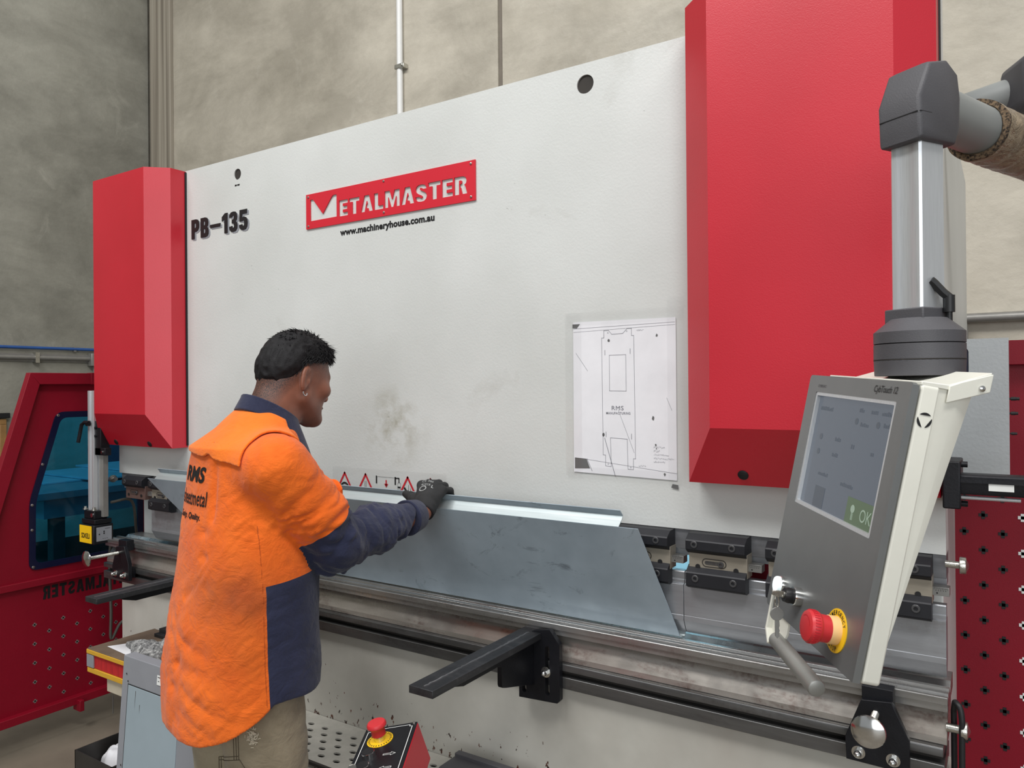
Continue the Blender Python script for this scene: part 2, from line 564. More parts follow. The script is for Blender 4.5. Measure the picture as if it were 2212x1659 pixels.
def link(name, me, mat, parent=None, bevel=0.0, seg=2, smooth=40):
    for q in (mat if isinstance(mat, (list, tuple)) else [mat]):
        me.materials.append(M[q] if isinstance(q, str) else q)
    if smooth and len(me.polygons):
        me.polygons.foreach_set('use_smooth', np.ones(len(me.polygons), dtype=bool))
        if smooth < 180:
            me.set_sharp_from_angle(angle=math.radians(smooth))
    o = bpy.data.objects.new(name, me)
    COL.objects.link(o)
    if bevel:
        md = o.modifiers.new('bevel', 'BEVEL')
        md.width = bevel
        md.segments = seg
        md.limit_method = 'ANGLE'
        md.angle_limit = math.radians(35)
        md.harden_normals = False
    if parent is not None:
        o.parent = parent
        o.matrix_parent_inverse = inv_of(parent)
    return o


def inv_of(p):
    """parts are modelled in world coordinates"""
    mm = Matrix.Translation(p.location)
    q = p.parent
    if q is not None and p.type != 'EMPTY':
        return Matrix.Identity(4)
    return mm.inverted()


def thing(name, label, cat, loc, group=None):
    o = bpy.data.objects.new(name, None)
    COL.objects.link(o)
    o.empty_display_size = 0.05
    o.location = loc
    tag(o, label, cat, group)
    return o


def tag(o, label, cat, group=None):
    o['label'] = label
    o['category'] = cat
    if group:
        o['group'] = group
    return o


def struct(o):
    o['kind'] = 'structure'
    return o


def dup(root, dx, label, group=None):
    r = root.copy()
    COL.objects.link(r)
    r.location = root.location + Vector(dx)
    r['label'] = label
    if group:
        r['group'] = group
    for ch in list(root.children):
        c = ch.copy()
        COL.objects.link(c)
        c.parent = r
        c.matrix_parent_inverse = ch.matrix_parent_inverse
        for g in list(ch.children):
            d = g.copy()
            COL.objects.link(d)
            d.parent = c
            d.matrix_parent_inverse = g.matrix_parent_inverse
    return r


def stuff(o):
    o['kind'] = 'stuff'
    return o


def lab(o, s):
    o['label'] = s
    return o


# text -> mesh data in its own (x, y) plane
def text_curve(s, bold=0.0, shear=0.0, space=1.0, ext=0.0):
    c = bpy.data.curves.new('lettering', 'FONT')
    c.body = s
    c.size = 1.0
    c.offset = bold
    c.shear = shear
    c.space_character = space
    c.extrude = ext
    c.resolution_u = 4
    return c


def text_geo(s, bold=0.0, shear=0.0, space=1.0):
    c = text_curve(s, bold, shear, space)
    o = bpy.data.objects.new('lettering', c)
    COL.objects.link(o)
    dg = bpy.context.evaluated_depsgraph_get()
    me = bpy.data.meshes.new_from_object(o.evaluated_get(dg))
    vs = np.array([v.co[:] for v in me.vertices])
    fs = [tuple(p.vertices) for p in me.polygons]
    bpy.data.objects.remove(o)
    bpy.data.curves.remove(c)
    bpy.data.meshes.remove(me)
    return vs, fs


def lettering(name, s, mat, parent, org, U, V, width, height, bold=0.0, shear=0.0, space=1.0, thick=0.0008, mapf=None):
    """flat print: fitted into width x height from its lower-left corner org, along U and V"""
    vs, fs = text_geo(s, bold, shear, space)
    lo, hi = vs.min(0), vs.max(0)
    k = (hi - lo)
    sx = width / k[0]
    sy = height / k[1]
    org, U, V = Vector(org), Vector(U).normalized(), Vector(V).normalized()
    N = U.cross(V)
    g = G()
    p = [org + U * ((a[0] - lo[0]) * sx) + V * ((a[1] - lo[1]) * sy) + N * thick for a in vs]
    if mapf:
        p = mapf(p)
    g.add(p, fs)
    me = bpy.data.meshes.new(name)
    me.from_pydata(g.v, [], g.f)
    return link(name, me, mat, parent, 0, 0, 0)


def tri_strip_line(g, pts, wdt, org, U, V, lift):
    """thin printed poly-line on a plane"""
    org, U, V = Vector(org), Vector(U), Vector(V)
    N = U.cross(V).normalized()
    for (a, b) in zip(pts[:-1], pts[1:]):
        A, B = Vector(a), Vector(b)
        d = (B - A)
        if d.length < 1e-6:
            continue
        d.normalize()
        n = Vector((-d.y, d.x)) * wdt / 2
        A, B = A - d * wdt / 2, B + d * wdt / 2
        q = [A + n, A - n, B - n, B + n]
        g.add([org + U * p.x + V * p.y + N * lift for p in q], [(0, 1, 2, 3)])


def disc2(g, c, r, org, U, V, lift, n=20, r0=0.0, a0=0.0, a1=2 * PI):
    org, U, V = Vector(org), Vector(U), Vector(V)
    N = U.cross(V).normalized()
    closed = abs(a1 - a0 - 2 * PI) < 1e-4
    k = n if closed else n + 1
    an = [a0 + (a1 - a0) * i / n for i in range(k)]
    pt = lambda rr, a: org + U * (c[0] + rr * math.cos(a)) + V * (c[1] + rr * math.sin(a)) + N * lift
    if r0 <= 0:
        if closed:
            g.add([pt(r, a) for a in an], [tuple(range(k))])
        else:
            g.add([pt(0, 0)] + [pt(r, a) for a in an], [(0, i + 1, i + 2) for i in range(k - 1)])
    else:
        vs = [pt(r0, a) for a in an] + [pt(r, a) for a in an]
        fs = [(i, (i + 1) % k, k + (i + 1) % k, k + i) for i in range(k if closed else k - 1)]
        g.add(vs, fs)


def flat(g, name, mat, parent):
    me = bpy.data.meshes.new(name)
    me.from_pydata(g.v, [], g.f)
    return link(name, me, mat, parent, 0, 0, 0)


def panel_with_holes(name, outline, holes, mat, parent, fn, thick, texts=()):
    """flat plate filled between its outline and real cut-outs (2-D curve fill), placed by fn(u, v, w)"""
    c = bpy.data.curves.new('plate', 'CURVE')
    c.dimensions = '2D'
    c.fill_mode = 'BOTH'
    c.extrude = thick / 2
    for pts in [outline] + list(holes):
        s = c.splines.new('POLY')
        s.points.add(len(pts) - 1)
        for p, q in zip(s.points, pts):
            p.co = (q[0], q[1], 0, 1)
        s.use_cyclic_u = True
    o = bpy.data.objects.new('plate', c)
    COL.objects.link(o)
    dg = bpy.context.evaluated_depsgraph_get()
    me = bpy.data.meshes.new_from_object(o.evaluated_get(dg))
    bpy.data.objects.remove(o)
    bpy.data.curves.remove(c)
    g = G()
    g.add([fn(*v.co) for v in me.vertices], [tuple(p.vertices) for p in me.polygons])
    bpy.data.meshes.remove(me)
    return g.build(name, mat, parent, 0, 0, 30)


def grow(poly, d):
    """mitred offset of a closed outline to the side its own winding calls outside"""
    pts = []
    for p in poly:
        if not pts or (p[0] - pts[-1][0]) ** 2 + (p[1] - pts[-1][1]) ** 2 > 1e-8:
            pts.append(p)
    if (pts[0][0] - pts[-1][0]) ** 2 + (pts[0][1] - pts[-1][1]) ** 2 < 1e-8:
        pts.pop()
    out = []
    n = len(pts)
    for i in range(n):
        a, p, b = Vector(pts[i - 1]), Vector(pts[i]), Vector(pts[(i + 1) % n])
        d1, d2 = (p - a).normalized(), (b - p).normalized()
        n1, n2 = Vector((-d1.y, d1.x)), Vector((-d2.y, d2.x))
        m_ = n1 + n2
        if m_.length < 0.3:
            m_ = n1
            k = 1.0
        else:
            m_.normalize()
            k = min(1.0 / max(m_.dot(n1), 0.3), 1.6)
        q = p + m_ * d * k
        out.append((q.x, q.y))
    return out


def text_outlines(s, org, wd, ht, bold=0.0, space=1.0, mirror=False):
    """outlines of the letters as 2-D polygons (for cutting)"""
    c = text_curve(s, bold, 0, space)
    o = bpy.data.objects.new('lettering', c)
    COL.objects.link(o)
    dg = bpy.context.evaluated_depsgraph_get()
    oc = o.evaluated_get(dg).to_curve(dg)
    polys = []
    for sp in oc.splines:
        if sp.type == 'BEZIER':
            bp = sp.bezier_points
            pts = []
            n = len(bp)
            for i in range(n):
                a, b = bp[i], bp[(i + 1) % n]
                straight = (a.handle_right - a.co).length < 1e-5 and (b.handle_left - b.co).length < 1e-5
                steps = 1 if straight else 5
                for k in range(steps):
                    t = k / steps
                    q = a.co * (1 - t) ** 3 + a.handle_right * 3 * t * (1 - t) ** 2 + b.handle_left * 3 * t * t * (1 - t) + b.co * t ** 3
                    pts.append((q.x, q.y))
            polys.append(pts)
        else:
            polys.append([(p.co.x, p.co.y) for p in sp.points])
    o.to_curve_clear() if hasattr(o, 'to_curve_clear') else None
    bpy.data.objects.remove(o)
    bpy.data.curves.remove(c)
    if bold:
        polys = [grow(q, bold) for q in polys]
    a = np.array([p for q in polys for p in q])
    lo, hi = a.min(0), a.max(0)
    res = []
    for q in polys:
        r = []
        for x, y in q:
            u = (x - lo[0]) / (hi[0] - lo[0])
            if mirror:
                u = 1 - u
            r.append((org[0] + u * wd, org[1] + (y - lo[1]) / (hi[1] - lo[1]) * ht))
        res.append(r)
    return res


BLOCK = {
    'E': (0.62, [[(0, 0), (.62, 0), (.62, .22), (.27, .22), (.27, .4), (.58, .4), (.58, .61), (.27, .61), (.27, .78), (.62, .78), (.62, 1), (0, 1)]]),
    'T': (0.71, [[(.22, 0), (.49, 0), (.49, .77), (.71, .77), (.71, 1), (0, 1), (0, .77), (.22, .77)]]),
    'A': (0.80, [[(0, 0), (.26, 0), (.40, .66), (.44, .50), (.36, .38), (.36, .2), (.49, .2), (.53, 0), (.8, 0), (.56, 1), (.24, 1)]]),
    'L': (0.60, [[(0, 0), (.6, 0), (.6, .23), (.27, .23), (.27, 1), (0, 1)]]),
    'M': (0.96, [[(0, 0), (.23, 0), (.23, .62), (.40, 0), (.56, 0), (.73, .62), (.73, 0), (.96, 0), (.96, 1), (.63, 1), (.48, .45), (.33, 1), (0, 1)]]),
    'S': (0.69, [[(0, .3), (.25, .3), (.27, .24), (.33, .2), (.40, .22), (.42, .29), (.36, .36), (.12, .5), (.03, .6), (0, .72), (.05, .88), (.16, .97), (.34, 1.0), (.54, .96), (.64, .85), (.67, .72), (.42, .72), (.40, .78), (.34, .81), (.28, .79), (.26, .73), (.31, .67), (.55, .53), (.65, .43), (.69, .29), (.64, .12), (.52, .02), (.34, 0), (.14, .03), (.03, .14)]]),
    'R': (0.72, [[(0, 0), (.27, 0), (.27, .78), (.38, .78), (.42, .74), (.42, .62), (.38, .58), (.31, .58), (.31, .38), (.36, .38), (.44, 0), (.72, 0), (.62, .42), (.55, .5), (.66, .58), (.69, .72), (.66, .88), (.56, .97), (.42, 1), (0, 1)]]),
    'P': (0.67, [[(0, 0), (.27, 0), (.27, .36), (.4, .36), (.56, .42), (.66, .55), (.67, .7), (.64, .86), (.54, .97), (.4, 1), (0, 1)], [(.27, .56), (.27, .8), (.36, .8), (.40, .75), (.40, .61), (.36, .56)]]),
    'B': (0.68, [[(0, 0), (.42, 0), (.58, .04), (.67, .15), (.68, .3), (.64, .43), (.55, .51), (.63, .58), (.66, .72), (.62, .88), (.53, .97), (.4, 1), (0, 1)], [(.27, .2), (.27, .42), (.36, .42), (.4, .37), (.4, .25), (.36, .2)], [(.27, .6), (.27, .81), (.35, .81), (.39, .76), (.39, .65), (.35, .6)]]),
    '-': (0.86, [[(0, .40), (.86, .40), (.86, .56), (0, .56)]]),
    '1': (0.46, [[(.2, 0), (.46, 0), (.46, 1), (.25, 1), (0, .83), (0, .62), (.2, .7)]]),
    '3': (0.67, [[(0, .27), (.04, .12), (.15, .02), (.34, 0), (.54, .03), (.65, .15), (.67, .3), (.63, .43), (.53, .51), (.62, .58), (.65, .72), (.61, .88), (.5, .98), (.33, 1), (.14, .97), (.04, .87), (.01, .73), (.26, .73), (.28, .79), (.33, .81), (.38, .78), (.39, .71), (.36, .62), (.22, .6), (.22, .42), (.36, .41), (.40, .31), (.39, .23), (.33, .19), (.27, .22), (.25, .3)]]),
    '5': (0.67, [[(0, .27), (.25, .29), (.28, .21), (.33, .19), (.39, .23), (.40, .36), (.37, .46), (.32, .48), (.26, .44), (.02, .44), (.05, 1), (.62, 1), (.62, .79), (.26, .79), (.25, .61), (.38, .65), (.54, .6), (.64, .5), (.67, .34), (.64, .15), (.53, .03), (.34, 0), (.14, .03), (.03, .13)]]),
}


def block_text(s, org, wd, ht, gap=0.10, mirror=False):
    """heavy stencil capitals as lists of outlines, one list per letter"""
    tot = sum(BLOCK[c][0] for c in s) + gap * (len(s) - 1)
    k = wd / tot
    x = 0.0
    res = []
    for c in s:
        lw, polys = BLOCK[c]
        res.append([[(org[0] + ((tot - x - u) if mirror else (x + u)) * k, org[1] + v * ht) for u, v in q] for q in polys])
        x += lw + gap
    return res


X_, Y_, Z_ = Vector((1, 0, 0)), Vector((0, 1, 0)), Vector((0, 0, 1))

# ================================================================== the room
def build_room():
    XL, YB = -6.38, 3.9
    struct(G().box(-9, 5, -8, 6, -0.12, 0).build('floor', 'floor'))
    wb = struct(G().box(XL - 0.2, -2.637, YB, YB + 0.2, 0, 7.0).build('wall_back', 'concrete'))
    G().box(-2.603, 5.0, YB, YB + 0.2, 0, 7.0).build('panel', 'concrete', wb)
    G().box(-2.637, -2.603, YB + 0.012, YB + 0.1, 0, 7.0).build('joint', 'joint', wb)
    G().box(XL + 0.028, -6.045, YB - 0.03, YB, 0, 7.0).build('corner_strip', corner_mat(), wb, 0.004)
    wl = struct(G().box(XL - 0.2, XL, -8, YB - 0.03, 0, 7.0).build('wall_left', 'concrete_dim'))
    G().box(XL, XL + 0.028, YB - 0.006, YB, 0, 7.0).build('joint', 'dark', wb)


def corner_mat():
    t = NT('form_marked_concrete')
    s = t.scaled((26, 1, 0.25))
    c = t.ramp(t.noise(1.0, 3, 0.6, s), [(0.35, lin((118, 110, 98))), (0.55, lin((158, 150, 136))), (0.7, lin((170, 164, 150)))])
    t.color(c)
    t.rough(0.7)
    t.bump(t.noise(1.0, 3, 0.6, s), 0.5, 0.02)
    return t.m


def build_wall_services():
    # white conduit down the back wall
    t = thing('conduit', 'white vertical conduit running down the back concrete wall', 'conduit', (-3.425, 3.88, 2.2))
    G().cyl((-3.425, 3.878, 2.0), (-3.425, 3.878, 6.9), 0.021, 16).build('pipe', 'pvc', t)
    g = G().box(-3.452, -3.37, 3.852, 3.9, 3.70, 3.73)
    g.build('saddle_clip', 'zinc', t, 0.003)
    g = G().rev((-3.383, 3.853, 3.715), (0, -1, 0), [(0, 0.008), (0.008, 0.008), (0.01, 0.004)], 8)
    g.build('clip_screw', 'zinc', t)
    # left wall
    t = thing('conduit', 'thin blue pipe running along the left concrete wall', 'pipe', (-6.35, 1.0, 1.87))
    G().cyl((-6.355, -5, 1.882), (-6.355, 3.85, 1.882), 0.012, 12).build('pipe', 'bluepaint', t)
    for y in (0.6, 2.0, 3.2):
        G().box(-6.38, -6.35, y, y + 0.02, 1.862, 1.9).build('bracket', 'greypipe', t)
    t = thing('conduit', 'grey steel conduit under the blue pipe on the left wall', 'conduit', (-6.35, 1.0, 1.78))
    G().cyl((-6.350, -5, 1.806), (-6.350, 3.33, 1.806), 0.02, 12).build('pipe', 'greypipe', t)
    G().box(-6.379, -6.365, -5, 3.33, 1.775, 1.838).build('backing_strip', 'greypipe', t)
    for y in (0.9, 2.9):
        G().box(-6.38, -6.328, y, y + 0.03, 1.765, 1.845).build('saddle_clip', 'zinc', t)
    G().box(-6.38, -6.31, 3.32, 3.40, 1.745, 1.85).build('junction_box', 'greypipe', t, 0.006)
    G().cyl((-6.345, 3.37, 1.75), (-6.345, 3.37, 0.2), 0.02, 10).build('drop_pipe', 'greypipe', t)
    # right side conduit behind the pendant
    t = thing('conduit', 'grey steel conduit along the back wall right of the press brake', 'conduit', (0.1, 3.87, 1.8))
    G().cyl((-0.9, 3.865, 1.83), (2.6, 3.865, 1.83), 0.021, 14).build('pipe', 'greypipe', t)
    path = [(-0.33, 3.80, 1.842), (-0.22, 3.80, 1.842)] + [(-0.22 + 0.06 * math.sin(a), 3.80, 1.782 + 0.06 * math.cos(a)) for a in np.linspace(0.15, PI / 2, 7)] + [(-0.16, 3.80, 1.2)]
    G().tube(path, 0.021, 12).build('bend_pipe', 'greypipe', t)
    # framed board on the left wall
    t = thing('notice_board', 'black board in a brown timber frame on the left wall', 'board', (-6.37, 2.3, 0.7))
    G().box(-6.38, -6.352, 1.4, 2.66, 0.75, 1.30).build('board', 'blackplastic', t)
    for (y0, y1, z0, z1) in ((1.36, 2.70, 1.29, 1.335), (2.655, 2.70, 0.72, 1.30), (1.36, 2.70, 0.70, 0.75), (1.36, 1.40, 0.74, 1.30)):
        G().box(-6.38, -6.345, y0, y1, z0, z1).build('frame', 'timberframe', t, 0.004)
    G().box(-6.352, -6.349, 2.3, 2.505, 1.02, 1.17).build('yellow_label', 'yellow', t)
    tag(G().box(-6.38, -6.33, 0.5, 2.72, 1.342, 1.38).build('cable_tray', 'blackplastic', None, 0.004), 'black strip above the framed board on the left wall', 'cable tray')


M['timberframe'] = simple('brown_timber_frame', (150, 112, 66), 0.6, 0, 0.2, 14)

build_room()
build_wall_services()


# ================================================================== press brake
YF = 1.86           # front plane of the ram
PB = thing('press_brake', 'large white and red hydraulic press brake filling the workshop wall', 'press brake', (-1.7, 2.2, 0.0))


def circle(cx, cz, r, n=24):
    return [(cx + r * math.cos(2 * PI * i / n), cz + r * math.sin(2 * PI * i / n)) for i in range(n)]


def build_press():
    # ram with its two lifting holes
    ram = panel_with_holes('ram_plate', [(-3.309, 1.181), (-0.113, 1.181), (-0.113, 2.44), (-3.309, 2.44)],
                           [circle(-2.472, 2.375, 0.021), circle(-0.968, 2.382, 0.026)], 'white', PB,
                           lambda u, v, w_: (u, YF + 0.03 - w_, v), 0.06)
    # body behind the ram
    G().box(-3.25, -0.2, 1.97, 1.99, 1.5, 2.42).build('hole_backing', 'blackplastic', PB)  # unseen black plate added to keep the ram holes dark
    G().box(-3.29, -3.20, 1.96, 3.3, 0.0, 2.3).build('side_frame', 'white', PB, 0.004)
    G().box(-0.22, -0.125, 1.96, 3.3, 0.0, 2.3).build('side_frame', 'white', PB, 0.004)
    G().box(-3.2, -0.22, 2.35, 2.40, 0.0, 0.84).build('rear_panel', 'dimred', PB)
    G().box(-3.2, -0.22, 2.35, 2.40, 1.25, 2.2).build('rear_panel', 'dark', PB)
    for hx, hz, hr in ((-2.472, 2.375, 0.0206), (-0.968, 2.382, 0.0256)):
        g = G()
        g.rev((hx, YF + 0.004, hz), Y_, [(0, hr), (0.10, hr), (0.10, 0)], 24)
        g.build('hole_shade', 'dark', ram)  # dark closed tube added so the hole reads as unlit
    # little print under the left hole
    g = G()
    tri_strip_line(g, [(-2.485, 2.333), (-2.479, 2.333)], 0.006, (0, YF, 0), X_, Z_, 0.0006)
    tri_strip_line(g, [(-2.470, 2.333), (-2.462, 2.333)], 0.006, (0, YF, 0), X_, Z_, 0.0006)
    flat(g, 'stamp_mark', 'ink', PB)

    # red side covers
    def cover(x0, x1, zt, plugs):
        c, c2 = 0.0765, 0.0725
        def ring(z, yf, k):
            return [(x0, 1.859, z), (x0, 1.79, z), (x0 + c * k, yf, z), (x1 - c2 * k, yf, z), (x1, 1.79, z), (x1, 1.859, z)]
        g = G()
        g.loft([ring(1.312, 1.7899, 0.002), ring(1.449, 1.72, 1), ring(zt, 1.72, 1)])
        o = g.build('side_cover', 'red', PB, 0.0025, 2, 20)
        lab(o, 'red faceted side cover with a sloping underside')
        nrm = Vector((0, -0.137, -0.07)).normalized()
        for x, z in plugs:
            y = 1.79 - (z - 1.312) * 0.07 / 0.137
            G().rev((x, y, z), nrm, [(-0.004, 0.0125), (0.002, 0.0125), (0.0035, 0.010), (0.0035, 0)], 20).build('plug', 'blackplastic', o)
        # dark strip painting the shadow in the gap behind the cover edge
        G().box(x0 - 0.002, x1 + 0.004, 1.852, 1.8595, 1.32, zt - 0.004).build('shadow_gap', 'ink', o)
        return o
    cover(-3.326, -2.800, 2.437, [(-3.194, 1.326), (-2.945, 1.326)])
    cover(-0.655, -0.117, 2.475, [(-0.519, 1.338)])

    # name plate with letters cut through
    x0, x1, z0, z1 = -2.085, -1.341, 2.114, 2.237
    big_m = [(-2.064, 2.141), (-2.064, 2.2165), (-2.050, 2.2165), (-2.001, 2.160), (-1.958, 2.212), (-1.950, 2.218), (-1.932, 2.218), (-1.932, 2.141)]
    holes = [big_m] + [l[0] for l in block_text('ETALMASTER', (-1.921, 2.139), 0.549, 0.055, 0.085)]
    npl = panel_with_holes('name_plate', [(x0, z0), (x1, z0), (x1, z1), (x0, z1)], holes, 'signred', PB,
                           lambda u, v, w_: (u, YF - 0.0026 - w_, v), 0.004)
    lab(npl, 'red name plate with the maker name cut through it')
    for (x, z) in ((x0 + 0.012, z0 + 0.010), (x0 + 0.012, z1 - 0.010), (x1 - 0.016, z0 + 0.012), (x1 - 0.016, z1 - 0.010), ((x0 + x1) / 2, z0 + 0.012), ((x0 + x1) / 2, z1 - 0.008)):
        G().rev((x, YF - 0.0046, z), (0, -1, 0), [(0, 0.0042), (0.002, 0.0038), (0.0028, 0.0015), (0.0028, 0)], 10).build('screw', 'zinc', npl)

    # model lettering: black letters standing off on grey ones
    for nm, mt_, dx, dz, lift in (('model_lettering_shadow', 'cabinetgrey', 0.009, -0.006, 0.0012), ('model_lettering', 'ink', 0, 0, 0.003)):
        for l in block_text('PB-135', (-2.763 + dx, 2.156 + dz), 0.352, 0.078, 0.13):
            panel_with_holes(nm, l[0], l[1:], mt_, PB, lambda u, v, q, L=lift: (u, YF - L / 2 + q, v), lift)
    lettering('web_address', 'www.machineryhouse.com.au', 'ink', PB, (-1.92, YF, 2.066), X_, Z_, 0.417, 0.030, 0.045, 0.0, 1.05, 0.0008)

    build_warning_strip()

    # tool carrying rails below the ram
    o = G().px([(1.868, 1.181), (1.866, 1.176), (1.868, 1.129), (1.93, 1.129), (1.93, 1.181)], -3.30, -0.113).build('adapter_rail', 'adapter', PB, 0.001)
    G().box(-3.30, -0.113, 1.877, 1.92, 1.112, 1.129).build('adapter_rail', 'punch', PB, 0.001)
    # bed
    G().px([(1.835, 0.8725), (1.822, 0.870), (1.792, 0.817), (1.790, 0.803), (1.92, 0.803), (1.92, 0.8725)], -3.29, -0.110).build('die_seat', 'patina', PB, 0.001, 1, 15)
    G().px([(1.775, 0.800), (1.777, 0.8025), (1.91, 0.8025), (1.91, 0.783), (1.775, 0.783)], -3.287, -0.116).build('slot_rail', 'rail', PB, 0.0015)
    G().box(-3.287, -0.12, 1.803, 1.91, 0.766, 0.784).build('slot_rail', 'dark', PB)
    G().box(-3.287, -0.114, 1.775, 1.91, 0.736, 0.767).build('slot_rail', 'rail', PB, 0.0015)
    G().box(-3.19, -0.108, 1.80, 1.90, 0.02, 0.7365).build('bed_plate', 'bedwhite', PB, 0.003)

    # tread plate along the foot of the bed
    outline = [(-2.7, 1.565), (-0.6, 1.565), (-0.6, 1.798), (-2.7, 1.798)]
    holes = []
    for r in range(5):
        y = 1.60 + r * 0.034
        k = 0
        x = -2.66 + (0.0325 if r % 2 else 0)
        while x < -0.64:
            holes.append([(x + 0.0135 * math.cos(a), y + 0.0085 * math.sin(a)) for a in np.linspace(0, 2 * PI, 9)[:-1]])
            x += 0.065
    tp = panel_with_holes('tread_plate', outline, holes, 'tread', PB, lambda u, v, w_: (u, v, 0.4325 + w_), 0.005)
    lab(tp, 'worn white foot plate punched with oblong holes')
    G().box(-2.7, -0.6, 1.57, 1.798, 0.41, 0.42).build('tread_backing', 'dark', tp)
    G().box(-2.7, -0.6, 1.556, 1.565, 0.425, 0.4365).build('tread_edge', 'dark', tp, 0.002)
    G().box(-2.7, -0.6, 1.562, 1.58, 0.18, 0.428).build('tread_front', 'bedwhite', tp, 0.002)

    # right-hand end: white hammered cover with a slot, knurled stop screws, knobs
    sl = [(-0.098, 1.40), (-0.078, 1.40)] + [(-0.088 + 0.010 * math.cos(a), 1.622 + 0.010 * math.sin(a)) for a in np.linspace(0, PI, 9)] + [(-0.098, 1.41)]
    slot = [(-0.099, 1.545), (-0.077, 1.545)] + [(-0.088 + 0.011 * math.cos(a), 1.622 + 0.011 * math.sin(a)) for a in np.linspace(0, PI, 9)]
    ec = panel_with_holes('end_cover', [(-0.118, 1.30), (0.003, 1.30), (0.003, 1.653), (-0.118, 1.653)], [slot], 'greycoat', PB,
                          lambda u, v, w_: (u, 2.102 - w_, v), 0.004)
    G().box(-0.118, 0.003, 2.104, 2.26, 1.30, 1.653).build('end_cover', 'greycoat', PB, 0.003)
    G().box(-0.1195, -0.0775, 2.1035, 2.106, 1.545, 1.634).build('slot_backing', 'bluerim', ec)
    for z, r, L in ((1.511, 0.0045, 0.017), (1.477, 0.0042, 0.014), (1.430, 0.0035, 0.012)):
        g = G().cyl((0.003, 2.11, z), (0.006, 2.11, z), r * 0.5, 10)
        g.rev((0.006, 2.11, z), X_, [(0, r), (L * 0.6, r), (L * 0.62, r * 0.85), (L, r * 0.85)], 12)
        g.build('clamp_screw', 'blackplastic', ec)
    for y, z, r, x_, L in ((1.835, 1.168, 0.0075, -0.113, 0.026), (1.80, 0.838, 0.009, -0.112, 0.026)):
        s_ = G().cyl((x_, y, z), (x_ + L, y, z), r, 14).build('stop_screw', 'zinc', PB)
        prof = [(0, 0.0165), (0.001, 0.0175), (0.0105, 0.0175), (0.012, 0.0165), (0.0125, 0.013), (0.017, 0.002), (0.0172, 0)]
        G().rev((x_ + L, y, z), X_, prof, 28).build('knurled_knob', 'zinc', s_)
    s_ = G().cyl((-3.32, 1.84, 1.155), (-3.30, 1.84, 1.155), 0.008, 10).build('stop_screw', 'zinc', PB)
    G().rev((-3.335, 1.84, 1.155), X_, [(0, 0.012), (0.002, 0.016), (0.014, 0.016), (0.015, 0.012), (0.015, 0)], 20).build('knurled_knob', 'zinc', s_)


